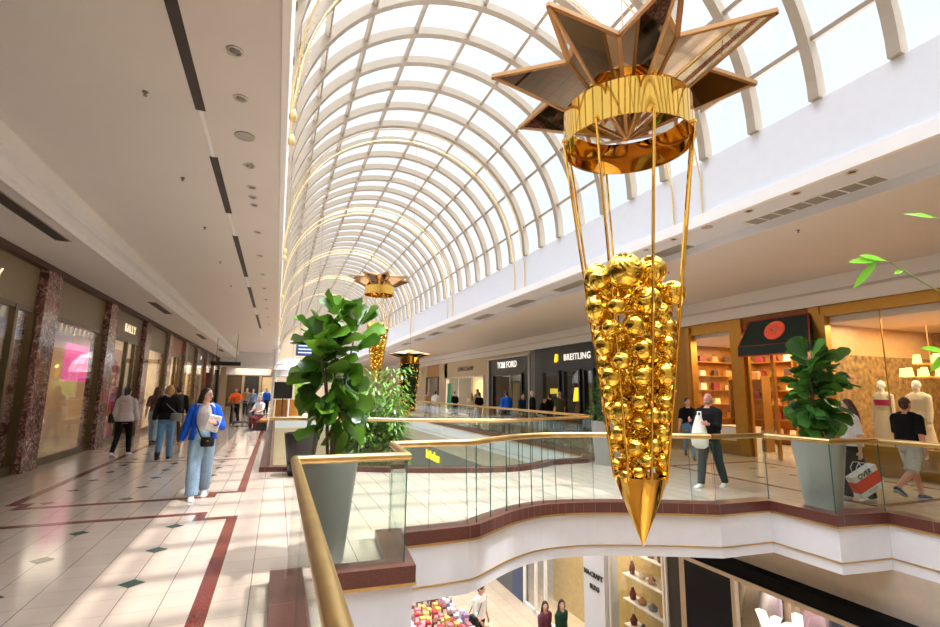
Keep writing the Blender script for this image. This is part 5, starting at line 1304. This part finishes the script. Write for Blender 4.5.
# ------------------------------------------------------------------ light
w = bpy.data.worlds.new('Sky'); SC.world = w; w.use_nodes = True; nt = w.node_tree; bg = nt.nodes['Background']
tc = nt.nodes.new('ShaderNodeTexCoord'); sp_ = nt.nodes.new('ShaderNodeSeparateXYZ'); nt.links.new(tc.outputs['Generated'], sp_.inputs[0])
nz = nt.nodes.new('ShaderNodeTexNoise'); nz.inputs['Scale'].default_value = 2.6; nz.inputs['Detail'].default_value = 7; nz.inputs['Roughness'].default_value = .55
nt.links.new(tc.outputs['Generated'], nz.inputs['Vector'])
cr = nt.nodes.new('ShaderNodeValToRGB'); cr.color_ramp.elements[0].position = .38; cr.color_ramp.elements[1].position = .62
cr.color_ramp.elements[0].color = (*srgb((232,239,249)), 1); cr.color_ramp.elements[1].color = (*srgb((250,251,253)), 1)
nt.links.new(nz.outputs['Fac'], cr.inputs['Fac']); nt.links.new(cr.outputs['Color'], bg.inputs['Color'])
# sky boosted near the unseen zenith to light the interior, calmer lower down
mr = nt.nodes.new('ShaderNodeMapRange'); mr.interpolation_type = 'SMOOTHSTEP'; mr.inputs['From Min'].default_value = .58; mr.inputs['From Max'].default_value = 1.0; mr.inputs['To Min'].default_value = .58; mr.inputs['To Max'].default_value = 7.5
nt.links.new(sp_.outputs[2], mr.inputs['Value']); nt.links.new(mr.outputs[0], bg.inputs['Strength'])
sun = bpy.data.lights.new('Sun', 'SUN'); sun.energy = 2.9; sun.angle = R(1.6); sun.color = (1., .95, .87)
so = bpy.data.objects.new('Sun', sun); COL.objects.link(so)
so.rotation_euler = Vector((-.255, .12, -.96)).to_track_quat('-Z', 'Y').to_euler()
def area(name, loc, sx, sy, e, col, rot=(0,0,0)):
    l = bpy.data.lights.new(name, 'AREA'); l.shape = 'RECTANGLE'; l.size = sx; l.size_y = sy; l.energy = e; l.color = col
    o = bpy.data.objects.new(name, l); COL.objects.link(o); o.location = loc; o.rotation_euler = rot; return o
WARM = (1., .72, .42); CREAM = (1., .86, .66)
area('ShopLamp', (14.9,5.2,3.45), 3.4, 5, 150, WARM); area('ShopLamp', (14.9,11,3.45), 3.4, 5, 300, WARM)
area('ShopLamp', (13.3,6.4,3.45), 1, 3, 60, CREAM); area('ShopLamp', (14,19.8,3.4), 2, 4, 40, CREAM); area('ShopLamp', (14,33.5,2.7), 1.6, 7, 160, CREAM); area('ShopLamp', (14,26,3.2), 2, 4, 12, CREAM); area('ShopLamp', (13.6,41,2.9), 1.4, 3, 50, CREAM)
for i in range(len(YC)-1):
    area('ShopLamp', (-6.1,YC[i]+2.4,3.4), 1.6, 3, (8,8,12,20,36,44,70,70,70,40,40)[i], CREAM)
area('ShopLamp', (9.9,4.5,-1.0), 2.4, 5, 200, (1,.9,.85)); area('ShopLamp', (8.7,12.5,-1.0), .8, 5, 110, CREAM)
area('LowerCeilingLamp', (4,22,-.72), 6, 16, 60, CREAM); area('LowerCeilingLamp', (3.5,8.2,-.72), 5, 3, 60, CREAM); area('WalkwayLamp', (-2.3,52,3.6), 3, 8, 120, CREAM)


# ------------------------------------------------------------------ camera
cam = bpy.data.cameras.new('Camera'); cam.sensor_width = 36; cam.lens = 490/940*36; cam.clip_start = .05; cam.clip_end = 300
co = bpy.data.objects.new('Camera', cam); COL.objects.link(co)
co.matrix_world = Matrix.Translation((0,0,1.7)) @ Matrix(((0.931789, -0.069098, -0.356364), (-0.362766, -0.141911, -0.921012), (0.013068, 0.987465, -0.157297))).to_4x4()
SC.camera = co
SC.view_settings.view_transform = 'Standard'; SC.view_settings.look = 'None'; SC.view_settings.gamma = 1; SC.view_settings.use_curve_mapping = False
SC.view_settings.exposure = 1.03
